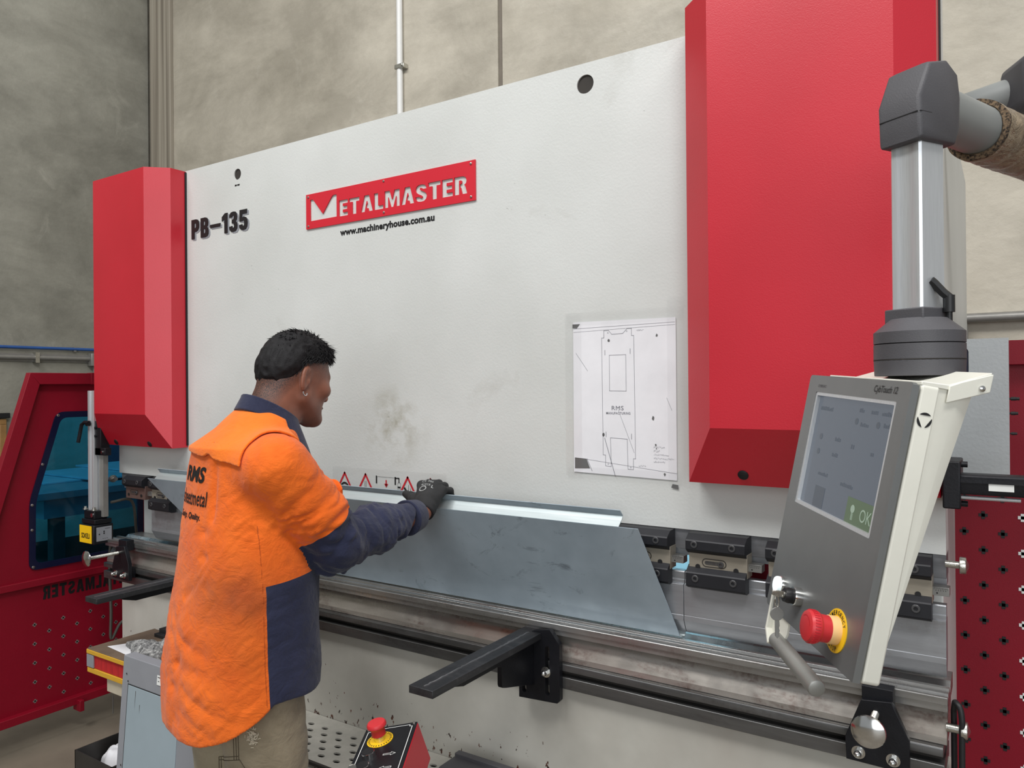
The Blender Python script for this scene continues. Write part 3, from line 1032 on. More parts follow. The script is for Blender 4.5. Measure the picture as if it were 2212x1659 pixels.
def build_warning_strip():
    O = (0, YF, 0)
    film = G().box(-1.965, -1.465, YF - 0.0006, YF - 0.0001, 1.180, 1.277).build('warning_strip', 'tape', PB)
    lab(film, 'clear film strip of red and black safety pictograms')
    L = 0.0012
    za = 1.258
    for i, x in enumerate((-1.907, -1.809, -1.623, -1.528)):
        g = G()
        w_, h_ = 0.044, 0.072
        tri_strip_line(g, [(x, za), (x + w_, za - h_), (x - w_, za - h_), (x, za)], 0.0068, O, X_, Z_, L)
        flat(g, 'warning_triangle', 'warnred', film)
        g = G()
        if i == 0:        # ear defenders and goggles
            disc2(g, (x, za - 0.052), 0.021, O, X_, Z_, L, 20, 0.017, 0, PI)
            disc2(g, (x - 0.019, za - 0.054), 0.006, O, X_, Z_, L, 12)
            disc2(g, (x + 0.019, za - 0.054), 0.006, O, X_, Z_, L, 12)
            disc2(g, (x, za - 0.050), 0.0145, O, X_, Z_, L, 20, 0.0125)
            disc2(g, (x - 0.006, za - 0.049), 0.0052, O, X_, Z_, L, 12)
            disc2(g, (x + 0.006, za - 0.049), 0.0052, O, X_, Z_, L, 12)
        elif i == 1:      # punch coming down on a hand
            tri_strip_line(g, [(x - 0.003, za - 0.022), (x - 0.003, za - 0.046), (x, za - 0.050), (x + 0.003, za - 0.046), (x + 0.003, za - 0.022)], 0.0012, O, X_, Z_, L)
            disc2(g, (x, za - 0.060), 0.009, O, X_, Z_, L, 12)
            disc2(g, (x + 0.008, za - 0.062), 0.007, O, X_, Z_, L, 12)
        elif i == 2:      # bent arm at a panel edge
            tri_strip_line(g, [(x - 0.018, za - 0.068), (x - 0.018, za - 0.050), (x - 0.006, za - 0.044), (x - 0.012, za - 0.036)], 0.007, O, X_, Z_, L)
            tri_strip_line(g, [(x + 0.004, za - 0.024), (x + 0.004, za - 0.068)], 0.0012, O, X_, Z_, L)
            tri_strip_line(g, [(x + 0.012, za - 0.034), (x + 0.012, za - 0.068), (x + 0.022, za - 0.058)], 0.0012, O, X_, Z_, L)
            disc2(g, (x + 0.001, za - 0.046), 0.005, O, X_, Z_, L, 12, 0.004)
        else:
            disc2(g, (x, za - 0.050), 0.012, O, X_, Z_, L, 12)
        flat(g, 'pictogram', 'ink', film)
    # little drawing of the machine
    g = G()
    xm = -1.716
    tri_strip_line(g, [(xm - 0.043, za - 0.004), (xm - 0.043, za - 0.024)], 0.0055, O, X_, Z_, L)
    tri_strip_line(g, [(xm + 0.040, za - 0.004), (xm + 0.040, za - 0.024)], 0.0055, O, X_, Z_, L)
    tri_strip_line(g, [(xm + 0.040, za - 0.005), (xm + 0.056, za - 0.005), (xm + 0.056, za - 0.018)], 0.0035, O, X_, Z_, L)
    tri_strip_line(g, [(xm - 0.043, za - 0.004), (xm + 0.040, za - 0.004)], 0.0008, O, X_, Z_, L)
    tri_strip_line(g, [(xm - 0.046, za - 0.046), (xm + 0.044, za - 0.046)], 0.0045, O, X_, Z_, L)
    for dz in (0.055, 0.063, 0.068):
        tri_strip_line(g, [(xm - 0.044, za - dz), (xm + 0.044, za - dz)], 0.0008, O, X_, Z_, L)
    tri_strip_line(g, [(xm - 0.044, za - 0.046), (xm - 0.044, za - 0.07)], 0.0008, O, X_, Z_, L)
    tri_strip_line(g, [(xm + 0.044, za - 0.046), (xm + 0.044, za - 0.07)], 0.0008, O, X_, Z_, L)
    tri_strip_line(g, [(xm + 0.050, za - 0.020), (xm + 0.063, za - 0.020), (xm + 0.063, za - 0.042), (xm + 0.050, za - 0.042), (xm + 0.050, za - 0.020)], 0.0007, O, X_, Z_, L)
    tri_strip_line(g, [(xm + 0.0535, za - 0.034), (xm + 0.0595, za - 0.034)], 0.005, O, X_, Z_, L)
    flat(g, 'pictogram', 'ink', film)
    g = G()
    tri_strip_line(g, [(xm, za - 0.016), (xm, za - 0.030)], 0.005, O, X_, Z_, L)
    o_ = Vector(O) - Y_ * L
    g.add([(xm - 0.009, YF - L, za - 0.026), (xm + 0.009, YF - L, za - 0.026), (xm, YF - L, za - 0.038)], [(0, 2, 1)])
    flat(g, 'red_arrow', 'warnred', film)


build_press()


# ------------------------------------------------------------------ tooling
def hexbolt(g, p, ax, r, h):
    """socket-head: rim with a sunk centre"""
    g.rev(p, ax, [(0, r), (h, r), (h + 0.0008, r * 0.9), (h + 0.0008, r * 0.52), (h - 0.003, r * 0.46), (h - 0.003, 0)], 18)


M['jaw'] = simple('black_oxide_jaw', (30, 31, 36), 0.5, 0.2, 0.15, 16)
M['bolt'] = simple('dark_grey_bolt', (82, 82, 84), 0.4, 0.5, 0.1, 30)


def make_clamp(x0, label, group, lower=True, tone='stone'):
    w_ = 0.147
    t = thing('tool_clamp', label, 'tool clamp', (x0, 1.83, 1.11), group)
    up_ = G().px([(1.866, 1.180), (1.832, 1.179), (1.812, 1.166), (1.810, 1.163), (1.810, 1.143), (1.812, 1.140), (1.826, 1.131), (1.866, 1.131)], x0, x0 + w_).build('upper_jaw', 'jaw', t, 0.0006, 1, 15)
    for bx in (0.022, 0.116):
        g = G()
        hexbolt(g, (x0 + bx, 1.8115, 1.155), (0, -1, 0), 0.0088, 0.003)
        g.build('socket_bolt', 'bolt', up_)
    g = G().box(x0 + 0.003, x0 + w_ + 0.001, 1.827, 1.868, 1.082, 1.139)
    pl = g.build('wedge_plate', tone, t, 0.001)
    # slot with adjusting bolt
    def stad(cx, cz, hl, r, n=10):
        return [(cx + hl + r * math.cos(a), cz + r * math.sin(a)) for a in np.linspace(-PI / 2, PI / 2, n)] + [(cx - hl + r * math.cos(a), cz + r * math.sin(a)) for a in np.linspace(PI / 2, 3 * PI / 2, n)]
    cx, cz = x0 + 0.067, 1.110
    rim = panel_with_holes('slot_rim', stad(cx, cz, 0.020, 0.0105), [stad(cx, cz, 0.020, 0.0085)], 'dark', pl, lambda u, v, q: (u, 1.8265 - q, v), 0.001)
    panel_with_holes('slot_floor', stad(cx, cz, 0.019, 0.0045), [], 'rail', pl, lambda u, v, q: (u, 1.8266 - q, v), 0.0012)
    g = G()
    hexbolt(g, (cx + 0.017, 1.8275, cz - 0.001), (0, -1, 0), 0.0074, 0.0035)
    g.build('adjusting_bolt', 'bolt', pl)
    for bx in (0.026, 0.121):
        G().rev((x0 + bx, 1.828, 1.0985), (0, -1, 0), [(0, 0.006), (0.0035, 0.006), (0.0035, 0)], 14).build('pin', 'ink', pl)
    sc = G().box(x0 + w_, x0 + w_ + 0.032, 1.838, 1.866, 1.098, 1.116).build('scale_plate', 'ruler', t, 0.0005)
    g = G()
    for i in range(13):
        tri_strip_line(g, [(x0 + w_ + 0.003 + i * 0.0021, 1.1155), (x0 + w_ + 0.003 + i * 0.0021, 1.1125 if i % 2 else 1.111)], 0.0005, (0, 1.838, 0), X_, Z_, 0.0004)
    for i in range(5):
        disc2(g, (x0 + w_ + 0.007 + i * 0.0045, 1.109), 0.0009, (0, 1.838, 0), X_, Z_, 0.0004, 6)
    disc2(g, (x0 + w_ + 0.009, 1.1035), 0.0018, (0, 1.838, 0), X_, Z_, 0.0004, 10)
    flat(g, 'scale_print', 'ink', sc)
    if lower:
        lo = G().px([(1.858, 1.101), (1.832, 1.100), (1.813, 1.086), (1.811, 1.083), (1.811, 1.053), (1.813, 1.050), (1.826, 1.044), (1.843, 1.044), (1.843, 1.10)], x0, x0 + w_).build('lower_jaw', 'jaw', t, 0.0006, 1, 15)
        for bx in (0.024, 0.118):
            g = G()
            hexbolt(g, (x0 + bx, 1.8125, 1.071), (0, -1, 0), 0.0088, 0.003)
            g.build('socket_bolt', 'bolt', lo)
    return t


PITCH_X = 0.1945
first = -0.285
names = {0: 'black tool clamp at the right end of the ram, partly behind the control pendant',
         1: 'black tool clamp whose left edge shows beside the pendant panel',
         2: 'black tool clamp seen whole between the bent sheet and the pendant',
         3: 'black tool clamp half hidden by the slanted right edge of the bent sheet',
         14: 'black tool clamp beside the left slanted edge of the bent sheet',
         15: 'black tool clamp with brown plate at the left end of the ram, no lower jaw'}
c2 = make_clamp(first - 2 * PITCH_X, names[2], 'tool clamps along the ram')
for k in (0, 1, 3, 14):
    dup(c2, ((2 - k) * PITCH_X, 0, 0), names[k])
M['brownplate'] = simple('brown_oxide_plate', (104, 82, 76), 0.45, 0.3, 0.12, 12)
make_clamp(first - 15 * PITCH_X, names[15], 'tool clamps along the ram', False, 'brownplate')

prof = [(1.872, 1.076), (1.853, 1.076), (1.851, 1.073), (1.851, 1.056), (1.848, 1.054), (1.848, 1.046), (1.840, 1.044), (1.840, 0.968), (1.8405, 0.967), (1.8395, 0.966), (1.8395, 0.954), (1.8575, 0.9205), (1.8625, 0.9185), (1.866, 0.9205), (1.885, 0.954), (1.885, 1.044), (1.872, 1.046)]
for (a, b, l) in ((-0.690, -0.113, 'grey steel punch segment right of the bent sheet, behind the pendant'),
                  (-1.90, -0.6915, 'grey steel punch segment mostly behind the bent sheet'),
                  (-3.03, -1.9015, 'dark steel punch segment at the left, behind the worker')):
    tag(G().px(prof, a, b).build('punch', 'punch', None, 0.0004, 1, 12), l, 'punch', 'punch segments under the ram')
die = [(1.95, 0.905), (1.888, 0.905), (1.8625, 0.885), (1.846, 0.9055), (1.834, 0.9055), (1.832, 0.900), (1.818, 0.900), (1.8155, 0.9055), (1.803, 0.9055), (1.801, 0.8985), (1.789, 0.8985), (1.787, 0.9045),
       (1.7815, 0.9045), (1.780, 0.903), (1.780, 0.889), (1.7845, 0.8885), (1.7845, 0.8735), (1.795, 0.8728), (1.95, 0.8728)]
tag(G().px(die, -3.29, -0.108).build('die', 'steel', None, 0.0005, 1, 12), 'long grooved steel die rail on the bed below the punch', 'die')


# ------------------------------------------------------------------ bent sheet
def build_sheet():
    t = thing('sheet_panel', 'galvanised sheet with a folded top flange, held by the worker', 'metal sheet', (-1.7, 1.80, 0.9))
    th = 0.0022

    def slab(g, quad):
        a = [Vector(p) for p in quad]
        n = (a[1] - a[0]).cross(a[3] - a[0]).normalized() * th / 2
        vs = [p + n for p in a] + [p - n for p in a]
        g.add(vs, [(0, 1, 2, 3), (7, 6, 5, 4), (0, 4, 5, 1), (1, 5, 6, 2), (2, 6, 7, 3), (3, 7, 4, 0)])
    g = G()
    slab(g, [(-2.56, 1.848, 0.9095), (-0.704, 1.848, 0.9095), (-0.775, 1.752, 1.191), (-2.910, 1.752, 1.191)])
    g.build('web', 'galv', t)
    g = G()
    slab(g, [(-2.862, 1.752, 1.191), (-0.828, 1.752, 1.191), (-0.8265, 1.766, 1.2045), (-2.8635, 1.766, 1.2045)])
    slab(g, [(-2.8635, 1.766, 1.2045), (-0.8265, 1.766, 1.2045), (-0.827, 1.777, 1.216), (-2.864, 1.777, 1.216)])
    lab(g.build('flange', 'galvlit', t), 'bright sloping flange')
    g = G()
    slab(g, [(-2.864, 1.777, 1.216), (-0.827, 1.777, 1.216), (-0.830, 1.765, 1.2315), (-2.861, 1.765, 1.2315)])
    g.build('lip', 'galv', t)
    g = G()
    slab(g, [(-2.5, 1.848, 0.9095), (-0.700, 1.848, 0.9095), (-0.6975, 1.863, 0.906), (-2.5, 1.863, 0.906)])
    slab(g, [(-2.5, 1.863, 0.906), (-0.6975, 1.863, 0.906), (-0.6975, 1.905, 0.965), (-2.5, 1.905, 0.965)])
    g.build('bottom_return', 'galvlit', t)


t = NT('lit_galvanised_steel')  # same sheet painted lighter for the folds that catch the light
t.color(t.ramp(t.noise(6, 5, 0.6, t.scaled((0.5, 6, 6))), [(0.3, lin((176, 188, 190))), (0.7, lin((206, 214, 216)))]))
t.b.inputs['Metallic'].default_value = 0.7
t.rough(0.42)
M['galvlit'] = t.m
build_sheet()


# ------------------------------------------------------------------ support arms
def make_arm(label):
    x0 = -1.133
    t = thing('support_arm', label, 'support arm', (x0 + 0.03, 1.77, 0.80), 'sheet support arms on the bed rail')
    b = G().box(x0, x0 + 0.069, 1.296, 1.80, 0.8625, 0.880).build('bar', 'armsteel', t, 0.0012)
    g = G()
    rr = random.Random(3)
    pts = []
    for i in range(60):
        y = 1.305 + i * (0.44 / 59)
        pts.append((x0 + 0.037 + rr.uniform(-0.0012, 0.0012), y, 0.8795 + rr.uniform(0, 0.0012)))
    g.tube(pts, 0.0028, 6)
    lab(g.build('weld_bead', 'wear', b), 'bright scraped line along the bar')
    G().px([(1.372, 0.8625), (1.398, 0.850), (1.44, 0.838), (1.585, 0.838), (1.603, 0.832), (1.603, 0.785), (1.606, 0.778), (1.621, 0.773), (1.70, 0.752), (1.757, 0.736), (1.757, 0.8625)], x0 + 0.031, x0 + 0.046).build('gusset', 'black', t, 0.001)
    outline = [(x0 - 0.003, 0.862), (x0 + 0.048, 0.884), (x0 + 0.096, 0.893), (x0 + 0.126, 0.857), (x0 + 0.126, 0.709), (x0 + 0.118, 0.700), (x0 - 0.003, 0.693)]
    st = lambda cx, z0_, z1_, r: [(cx + r * math.cos(a), z1_ + r * math.sin(a)) for a in np.linspace(0, PI, 8)] + [(cx + r * math.cos(a), z0_ + r * math.sin(a)) for a in np.linspace(PI, 2 * PI, 8)]
    panel_with_holes('mount_plate', outline, [st(x0 + 0.088, 0.722, 0.842, 0.0065), st(x0 + 0.014, 0.715, 0.842, 0.0065)], 'black', t, lambda u, v, q: (u, 1.766 - q, v), 0.016)
    p = (x0 + 0.084, 1.758, 0.778)
    g = G().rev(p, (0, -1, 0), [(0, 0.0125), (0.002, 0.0125), (0.002, 0.009), (0.010, 0.009)], 6)
    g.rev((p[0], p[1] - 0.008, p[2]), (0, -1, 0), [(0, 0.0075), (0.006, 0.0075), (0.010, 0.006), (0.0125, 0.003), (0.013, 0)], 14)
    g.rev(p, (0, -1, 0), [(0, 0.0145), (0.0018, 0.0145), (0.0018, 0)], 18)
    g.build('acorn_nut', 'chrome', t)
    return t


a1 = make_arm('black steel support arm jutting from the bed in front of the sheet')
dup(a1, (-1.379, 0, 0.0), 'black steel support arm at the left, beside the worker')


# ------------------------------------------------------------------ side stops
def make_stop(cx, sgn, ky, label, dz=0.0):
    t = thing('side_stop', label, 'side stop', (cx, 1.74, 0.76), 'side stops on the bed ends')
    X = lambda d: cx + sgn * d
    G().py([(X(-0.030), 0.884 + dz), (X(0.028), 0.890 + dz), (X(0.060), 0.818 + dz), (X(0.060), 0.750 + dz), (X(-0.060), 0.752 + dz), (X(-0.062), 0.800 + dz)], 1.735, 1.751).build('plate', 'black', t, 0.0012)
    G().box(min(X(-0.030), X(0.030)), max(X(-0.030), X(0.030)), 1.745, 1.7775, 0.868 + dz, 0.911 + dz).build('spacer_block', 'black', t, 0.0012)
    G().box(min(X(-0.030), X(0.045)), max(X(-0.030), X(0.045)), 1.748, 1.7745, 0.757 + dz, 0.80 + dz).build('spacer_block', 'black', t, 0.0012)
    hx, hz = X(-0.002), 0.862 + dz
    g = G().cyl((hx, ky, hz), (hx, 1.74, hz), 0.0062, 14)
    n = int((1.72 - ky) / 0.004)
    for i in range(n):
        g.rev((hx, ky + 0.012 + i * 0.004, hz), Y_, [(0, 0.0062), (0.0015, 0.0075), (0.003, 0.0062)], 12)
    s_ = g.build('threaded_rod', 'zinc', t)
    G().rev((hx, ky + 0.003, hz), (0, -1, 0), [(0, 0.012), (0.002, 0.030), (0.004, 0.0325), (0.007, 0.0315), (0.012, 0.022), (0.0145, 0.010), (0.015, 0)], 36).build('knob', 'chrome', s_)
    for dx in (-0.036, 0.030):
        p = (X(dx), 1.735, 0.772 + dz)
        g = G().rev(p, (0, -1, 0), [(0, 0.0135), (0.0018, 0.0135), (0.0018, 0)], 18)
        g.rev(p, (0, -1, 0), [(0.0018, 0.0088), (0.009, 0.0088), (0.009, 0)], 6)
        g.rev((p[0], p[1] - 0.008, p[2]), (0, -1, 0), [(0, 0.0076), (0.006, 0.0076), (0.010, 0.006), (0.0125, 0.003), (0.013, 0)], 14)
        g.build('acorn_nut', 'chrome', t)
    return t


make_stop(-0.234, 1, 1.635, 'black side stop with a round silver knob at the right end of the bed')
make_stop(-3.085, 1, 1.60, 'black side stop with a long silver screw at the left end of the bed', 0.012)


# ------------------------------------------------------------------ left red guard
def build_left_guard():
    XG = -3.60
    t = thing('side_guard', 'red side guard with a blue tinted window, left of the press brake', 'machine guard', (XG, 1.8, 0.1))
    P = lambda u, v, q: (XG + q, u, v)          # u = y, v = z

    def chamfer_poly(pts, r):
        out = []
        n = len(pts)
        for i in range(n):
            p, a, b = Vector(pts[i]), Vector(pts[i - 1]), Vector(pts[(i + 1) % n])
            da, db = (a - p).normalized(), (b - p).normalized()
            for k in range(6):
                s_ = k / 5
                q = (p + da * r) * (1 - s_) ** 2 + p * 2 * s_ * (1 - s_) + (p + db * r) * s_ ** 2
                out.append((q.x, q.y))
        return out
    outline = [(1.12, 0.115), (2.50, 0.115), (2.50, 1.627), (1.611, 1.627), (1.30, 0.62), (1.12, 0.40)]
    outline = [(1.20, 0.115), (2.50, 0.115), (2.50, 1.627), (1.611, 1.627), (1.36, 0.76), (1.20, 0.70)]
    wo = [(1.640, 0.785), (2.110, 0.785), (2.110, 1.425), (1.752, 1.425), (1.643, 1.055)]
    win = chamfer_poly(wo, 0.03)
    panel_with_holes('panel', outline, [win], 'dimred', t, P, 0.003)
    # lettering cut for the far side: dark slots seen mirrored
    for l in block_text('METALMASTER', (1.672, 0.0), 0.42, 0.058, 0.16, True):
        panel_with_holes('cut_letter', [(u, v + 0.618 - 0.01 * (u - 1.672)) for u, v in l[0]], [], 'ink', t, lambda u, v, q: (XG + 0.002 + q, u, v), 0.001)
    # folded rim
    for pts in ([(1.611, 1.627), (2.50, 1.627), (2.50, 1.576), (1.650, 1.576)], [(1.611, 1.627), (1.650, 1.576), (1.4135, 0.76), (1.36, 0.76)],
                [(1.20, 0.115), (2.50, 0.115), (2.50, 0.150), (1.20, 0.150)]):
        G().prism(pts, lambda u, v, q: (XG + q, u, v), 0.0, 0.036).build('rim', 'dimred', t, 0.0015)
    G().box(XG, XG + 0.038, 1.872, 1.886, 1.575, 1.629).build('rim_joint', 'dimred', t, 0.001)
    G().box(XG, XG + 0.025, 1.20, 2.50, 0.688, 0.718).build('rail', 'dimred', t, 0.002)
    G().box(XG, XG + 0.06, 1.80, 1.82, 0.085, 0.135).build('foot_bracket', 'dimred', t, 0.002)
    # window pane on dark blue edging
    edge = chamfer_poly([(1.614, 0.758), (2.137, 0.758), (2.137, 1.452), (1.732, 1.452), (1.617, 1.060)], 0.035)
    panel_with_holes('pane_edge', edge, [chamfer_poly(wo, 0.03)], 'bluerim', t, lambda u, v, q: (XG + 0.006 + q, u, v), 0.006)
    panel_with_holes('pane', chamfer_poly([(1.630, 0.775), (2.12, 0.775), (2.12, 1.435), (1.745, 1.435), (1.633, 1.058)], 0.03), [], 'bluepane', t, lambda u, v, q: (XG + 0.005 + q, u, v), 0.003)
    for (y, z) in ((1.738, 1.436), (1.671, 1.22), (1.627, 1.045), (1.626, 0.935), (1.630, 0.772), (1.87, 0.771), (2.122, 0.772), (2.124, 1.03), (2.122, 1.30), (1.95, 1.439)):
        G().rev((XG + 0.009, y, z), X_, [(0, 0.0065), (0.002, 0.006), (0.0035, 0.003), (0.0035, 0)], 12).build('button_screw', 'chrome', t)
    # small plus shaped perforations showing the floor beyond
    g = G()
    for r in range(6):
        for c in range(14):
            y = 1.637 + c * 0.0605
            z = 0.516 - r * 0.084 - (0.042 if c % 2 else 0)
            if z < 0.16:
                continue
            for dy_, dz_ in ((0.0085, 0.0032), (0.0032, 0.0085)):
                g.box(XG + 0.0016, XG + 0.0022, y - dy_, y + dy_, z - dz_, z + dz_)
    o = g.build('perforation', 'greypipe', t, 0, 0, 0)
    stuff(lab(o, 'pale plus shaped perforations'))


build_left_guard()


# ------------------------------------------------------------------ what stands behind the blue window
def build_behind_window():
    t = thing('workbench', 'grey steel bench with sheets on it seen through the blue window', 'bench', (-4.7, 2.6, 0.0))
    G().box(-5.3, -4.15, 1.9, 3.5, 0.98, 1.02).build('top', 'shelf', t, 0.004)
    G().box(-5.3, -4.18, 1.95, 3.45, 0.88, 0.98).build('apron', 'shelf', t)
    for x in (-5.25, -4.25):
        for y in (2.0, 3.4):
            G().box(x, x + 0.06, y, y + 0.06, 0, 0.9).build('leg', 'dark', t)
    G().box(-5.2, -4.3, 2.0, 3.3, 0.55, 0.58).build('shelf', 'dark', t)
    for i, (x, y, dz) in enumerate(((-5.2, 2.1, 0.0), (-5.05, 2.3, 0.012), (-5.15, 2.6, 0.024))):
        g = G().box(x, x + 0.7, y, y + 0.8, 1.021 + dz, 1.031 + dz)
        tag(g.build('offcut', 'galv', None, 0.001), ['lowest', 'middle', 'topmost'][i] + ' metal offcut on the bench behind the blue window', 'offcut', 'offcuts on the bench')
    t = thing('hanging_jacket', 'dark jacket hanging behind the blue window', 'jacket', (-5.55, 3.38, 1.0))
    g = G()
    rings = []
    for z, a, b in ((0.98, 0.42, 0.10), (1.12, 0.43, 0.12), (1.20, 0.42, 0.12), (1.25, 0.37, 0.11), (1.29, 0.27, 0.09), (1.33, 0.13, 0.07), (1.36, 0.10, 0.06)):
        rings.append([(-5.55 + b * math.sin(q), 3.38 + a * 1.15 * math.cos(q), z) for q in np.linspace(0, 2 * PI, 25)[:-1]])
    g.loft(rings)
    g.build('body', 'jacket', t)
    lettering('chest_print', 'un', 'screen_text2', t, (-5.424, 3.1, 1.12), Y_, Z_, 0.12, 0.05, 0.03, 0, 1.0, 0.006)


M['screen_text2'] = simple('pale_print', (150, 180, 190), 0.7)
build_behind_window()


# ------------------------------------------------------------------ left light-curtain sensor
def build_sensor():
    t = thing('laser_sensor', 'black laser sensor with a yellow label on an aluminium post, left end', 'sensor', (-3.33, 1.76, 1.3))
    # post: slotted aluminium profile
    g = G()
    x0, x1, y0, y1 = -3.352, -3.306, 1.745, 1.785
    pts = [(x0, y0), (x0 + 0.017, y0), (x0 + 0.017, y0 + 0.006), (x1 - 0.017, y0 + 0.006), (x1 - 0.017, y0), (x1, y0), (x1, y0 + 0.017), (x1 - 0.006, y0 + 0.017), (x1 - 0.006, y1 - 0.017), (x1, y1 - 0.017), (x1, y1), (x0, y1)]
    g.pz(pts, 1.02, 1.546)
    g.build('post', 'alu', t, 0.0008)
    G().box(-3.300, -3.268, 1.765, 1.788, 1.0, 1.39).build('rear_post', 'greypipe', t, 0.001)
    G().box(-3.320, -3.262, 1.752, 1.792, 1.268, 1.415).build('bracket', 'black', t, 0.002)
    G().box(-3.320, -3.228, 1.752, 1.78, 1.268, 1.30).build('bracket', 'black', t, 0.002)
    for (x, z) in ((-3.30, 1.385), (-3.30, 1.35), (-3.25, 1.282)):
        G().rev((x, 1.752, z), (0, -1, 0), [(0, 0.006), (0.004, 0.006), (0.004, 0)], 10).build('bolt', 'chrome' if z < 1.3 else 'black', t)
    # clamp lever
    g = G().rev((-3.33, 1.742, 1.405), (0, -1, 0), [(0, 0.012), (0.014, 0.012), (0.016, 0.009), (0.016, 0)], 14)
    g.build('lever_hub', 'black', t)
    g = G().tube([(-3.315, 1.73, 1.408), (-3.345, 1.728, 1.410), (-3.364, 1.725, 1.398), (-3.372, 1.722, 1.36), (-3.383, 1.72, 1.322)], 0.0075, 10)
    g.build('clamp_lever', 'black', t)
    # foot clamp and box
    G().box(-3.368, -3.285, 1.735, 1.792, 0.992, 1.028).build('foot_clamp', 'black', t, 0.003)
    for (x, y) in ((-3.362, 1.738), (-3.292, 1.738), (-3.290, 1.785)):
        G().rev((x, y, 1.03), Z_, [(0, 0.010), (0.006, 0.010), (0.006, 0.006), (0.014, 0.006), (0.014, 0)], 12).build('levelling_screw', 'zinc', t)
    G().rev((-3.30, 1.735, 1.010), (0, -1, 0), [(0, 0.009), (0.004, 0.009), (0.004, 0)], 12).build('bolt', 'chrome', t)
    G().box(-3.375, -3.268, 1.728, 1.802, 0.972, 0.992).build('mount_plate', 'black', t, 0.002)
    bx = G().box(-3.378, -3.263, 1.72, 1.806, 0.888, 0.970).build('sensor_box', 'black', t, 0.004)
    # yellow label faces left-front
    G().box(-3.374, -3.278, 1.7185, 1.72, 0.892, 0.966).build('yellow_label', 'yellow', bx)
    lettering('label_text', 'SDKELI', 'ink', bx, (-3.358, 1.7184, 0.912), X_, Z_, 0.066, 0.022, 0.02, 0, 1.0, 0.0006)
    fp = G().box(-3.2632, -3.262, 1.732, 1.798, 0.900, 0.960).build('face_plate', 'cabinetgrey', bx, 0.0005)
    g = G()
    for (y, z, r) in ((1.744, 0.930, 0.003), (1.764, 0.940, 0.0033), (1.764, 0.932, 0.0033), (1.760, 0.910, 0.0015), (1.768, 0.910, 0.0015), (1.777, 0.910, 0.0015)):
        disc2(g, (y, z), r, (-3.262, 0, 0), Y_, Z_, 0.0008, 10)
    tri_strip_line(g, [(1.768, 0.952), (1.79, 0.952)], 0.0015, (-3.262, 0, 0), Y_, Z_, 0.0008)
    flat(g, 'face_print', 'ink', fp)
    # its cable
    tag(G().tube(bez([(-3.27, 1.80, 1.06), (-3.28, 1.90, 1.05), (-3.36, 1.97, 0.88), (-3.28, 1.975, 0.87), (-3.13, 1.98, 0.955)], 24), 0.006, 8).build('sensor_cable', 'greycable', None), 'grey cable drooping from the laser sensor post', 'cable')
    tag(G().tube(bez([(-3.30, 1.89, 0.86), (-3.352, 1.842, 0.86), (-3.352, 1.842, 0.56), (-3.352, 1.842, 0.44), (-3.345, 1.88, 0.50), (-3.33, 1.93, 0.52)], 30), 0.0065, 8).build('loop_cable', 'greycable', None), 'grey cable hanging in a loop below the left end of the bed', 'cable')


def bez(pts, n):
    """smooth path near the given points (Catmull-Rom)"""
    p = [Vector(q) for q in pts]
    p = [p[0] * 2 - p[1]] + p + [p[-1] * 2 - p[-2]]
    out = []
    m_ = len(p) - 3
    for i in range(n + 1):
        t = i / n * m_
        k = min(int(t), m_ - 1)
        t -= k
        a, b, c, d = p[k:k + 4]
        out.append(0.5 * ((2 * b) + (c - a) * t + (2 * a - 5 * b + 4 * c - d) * t * t + (3 * b - a - 3 * c + d) * t ** 3))
    return out


build_sensor()


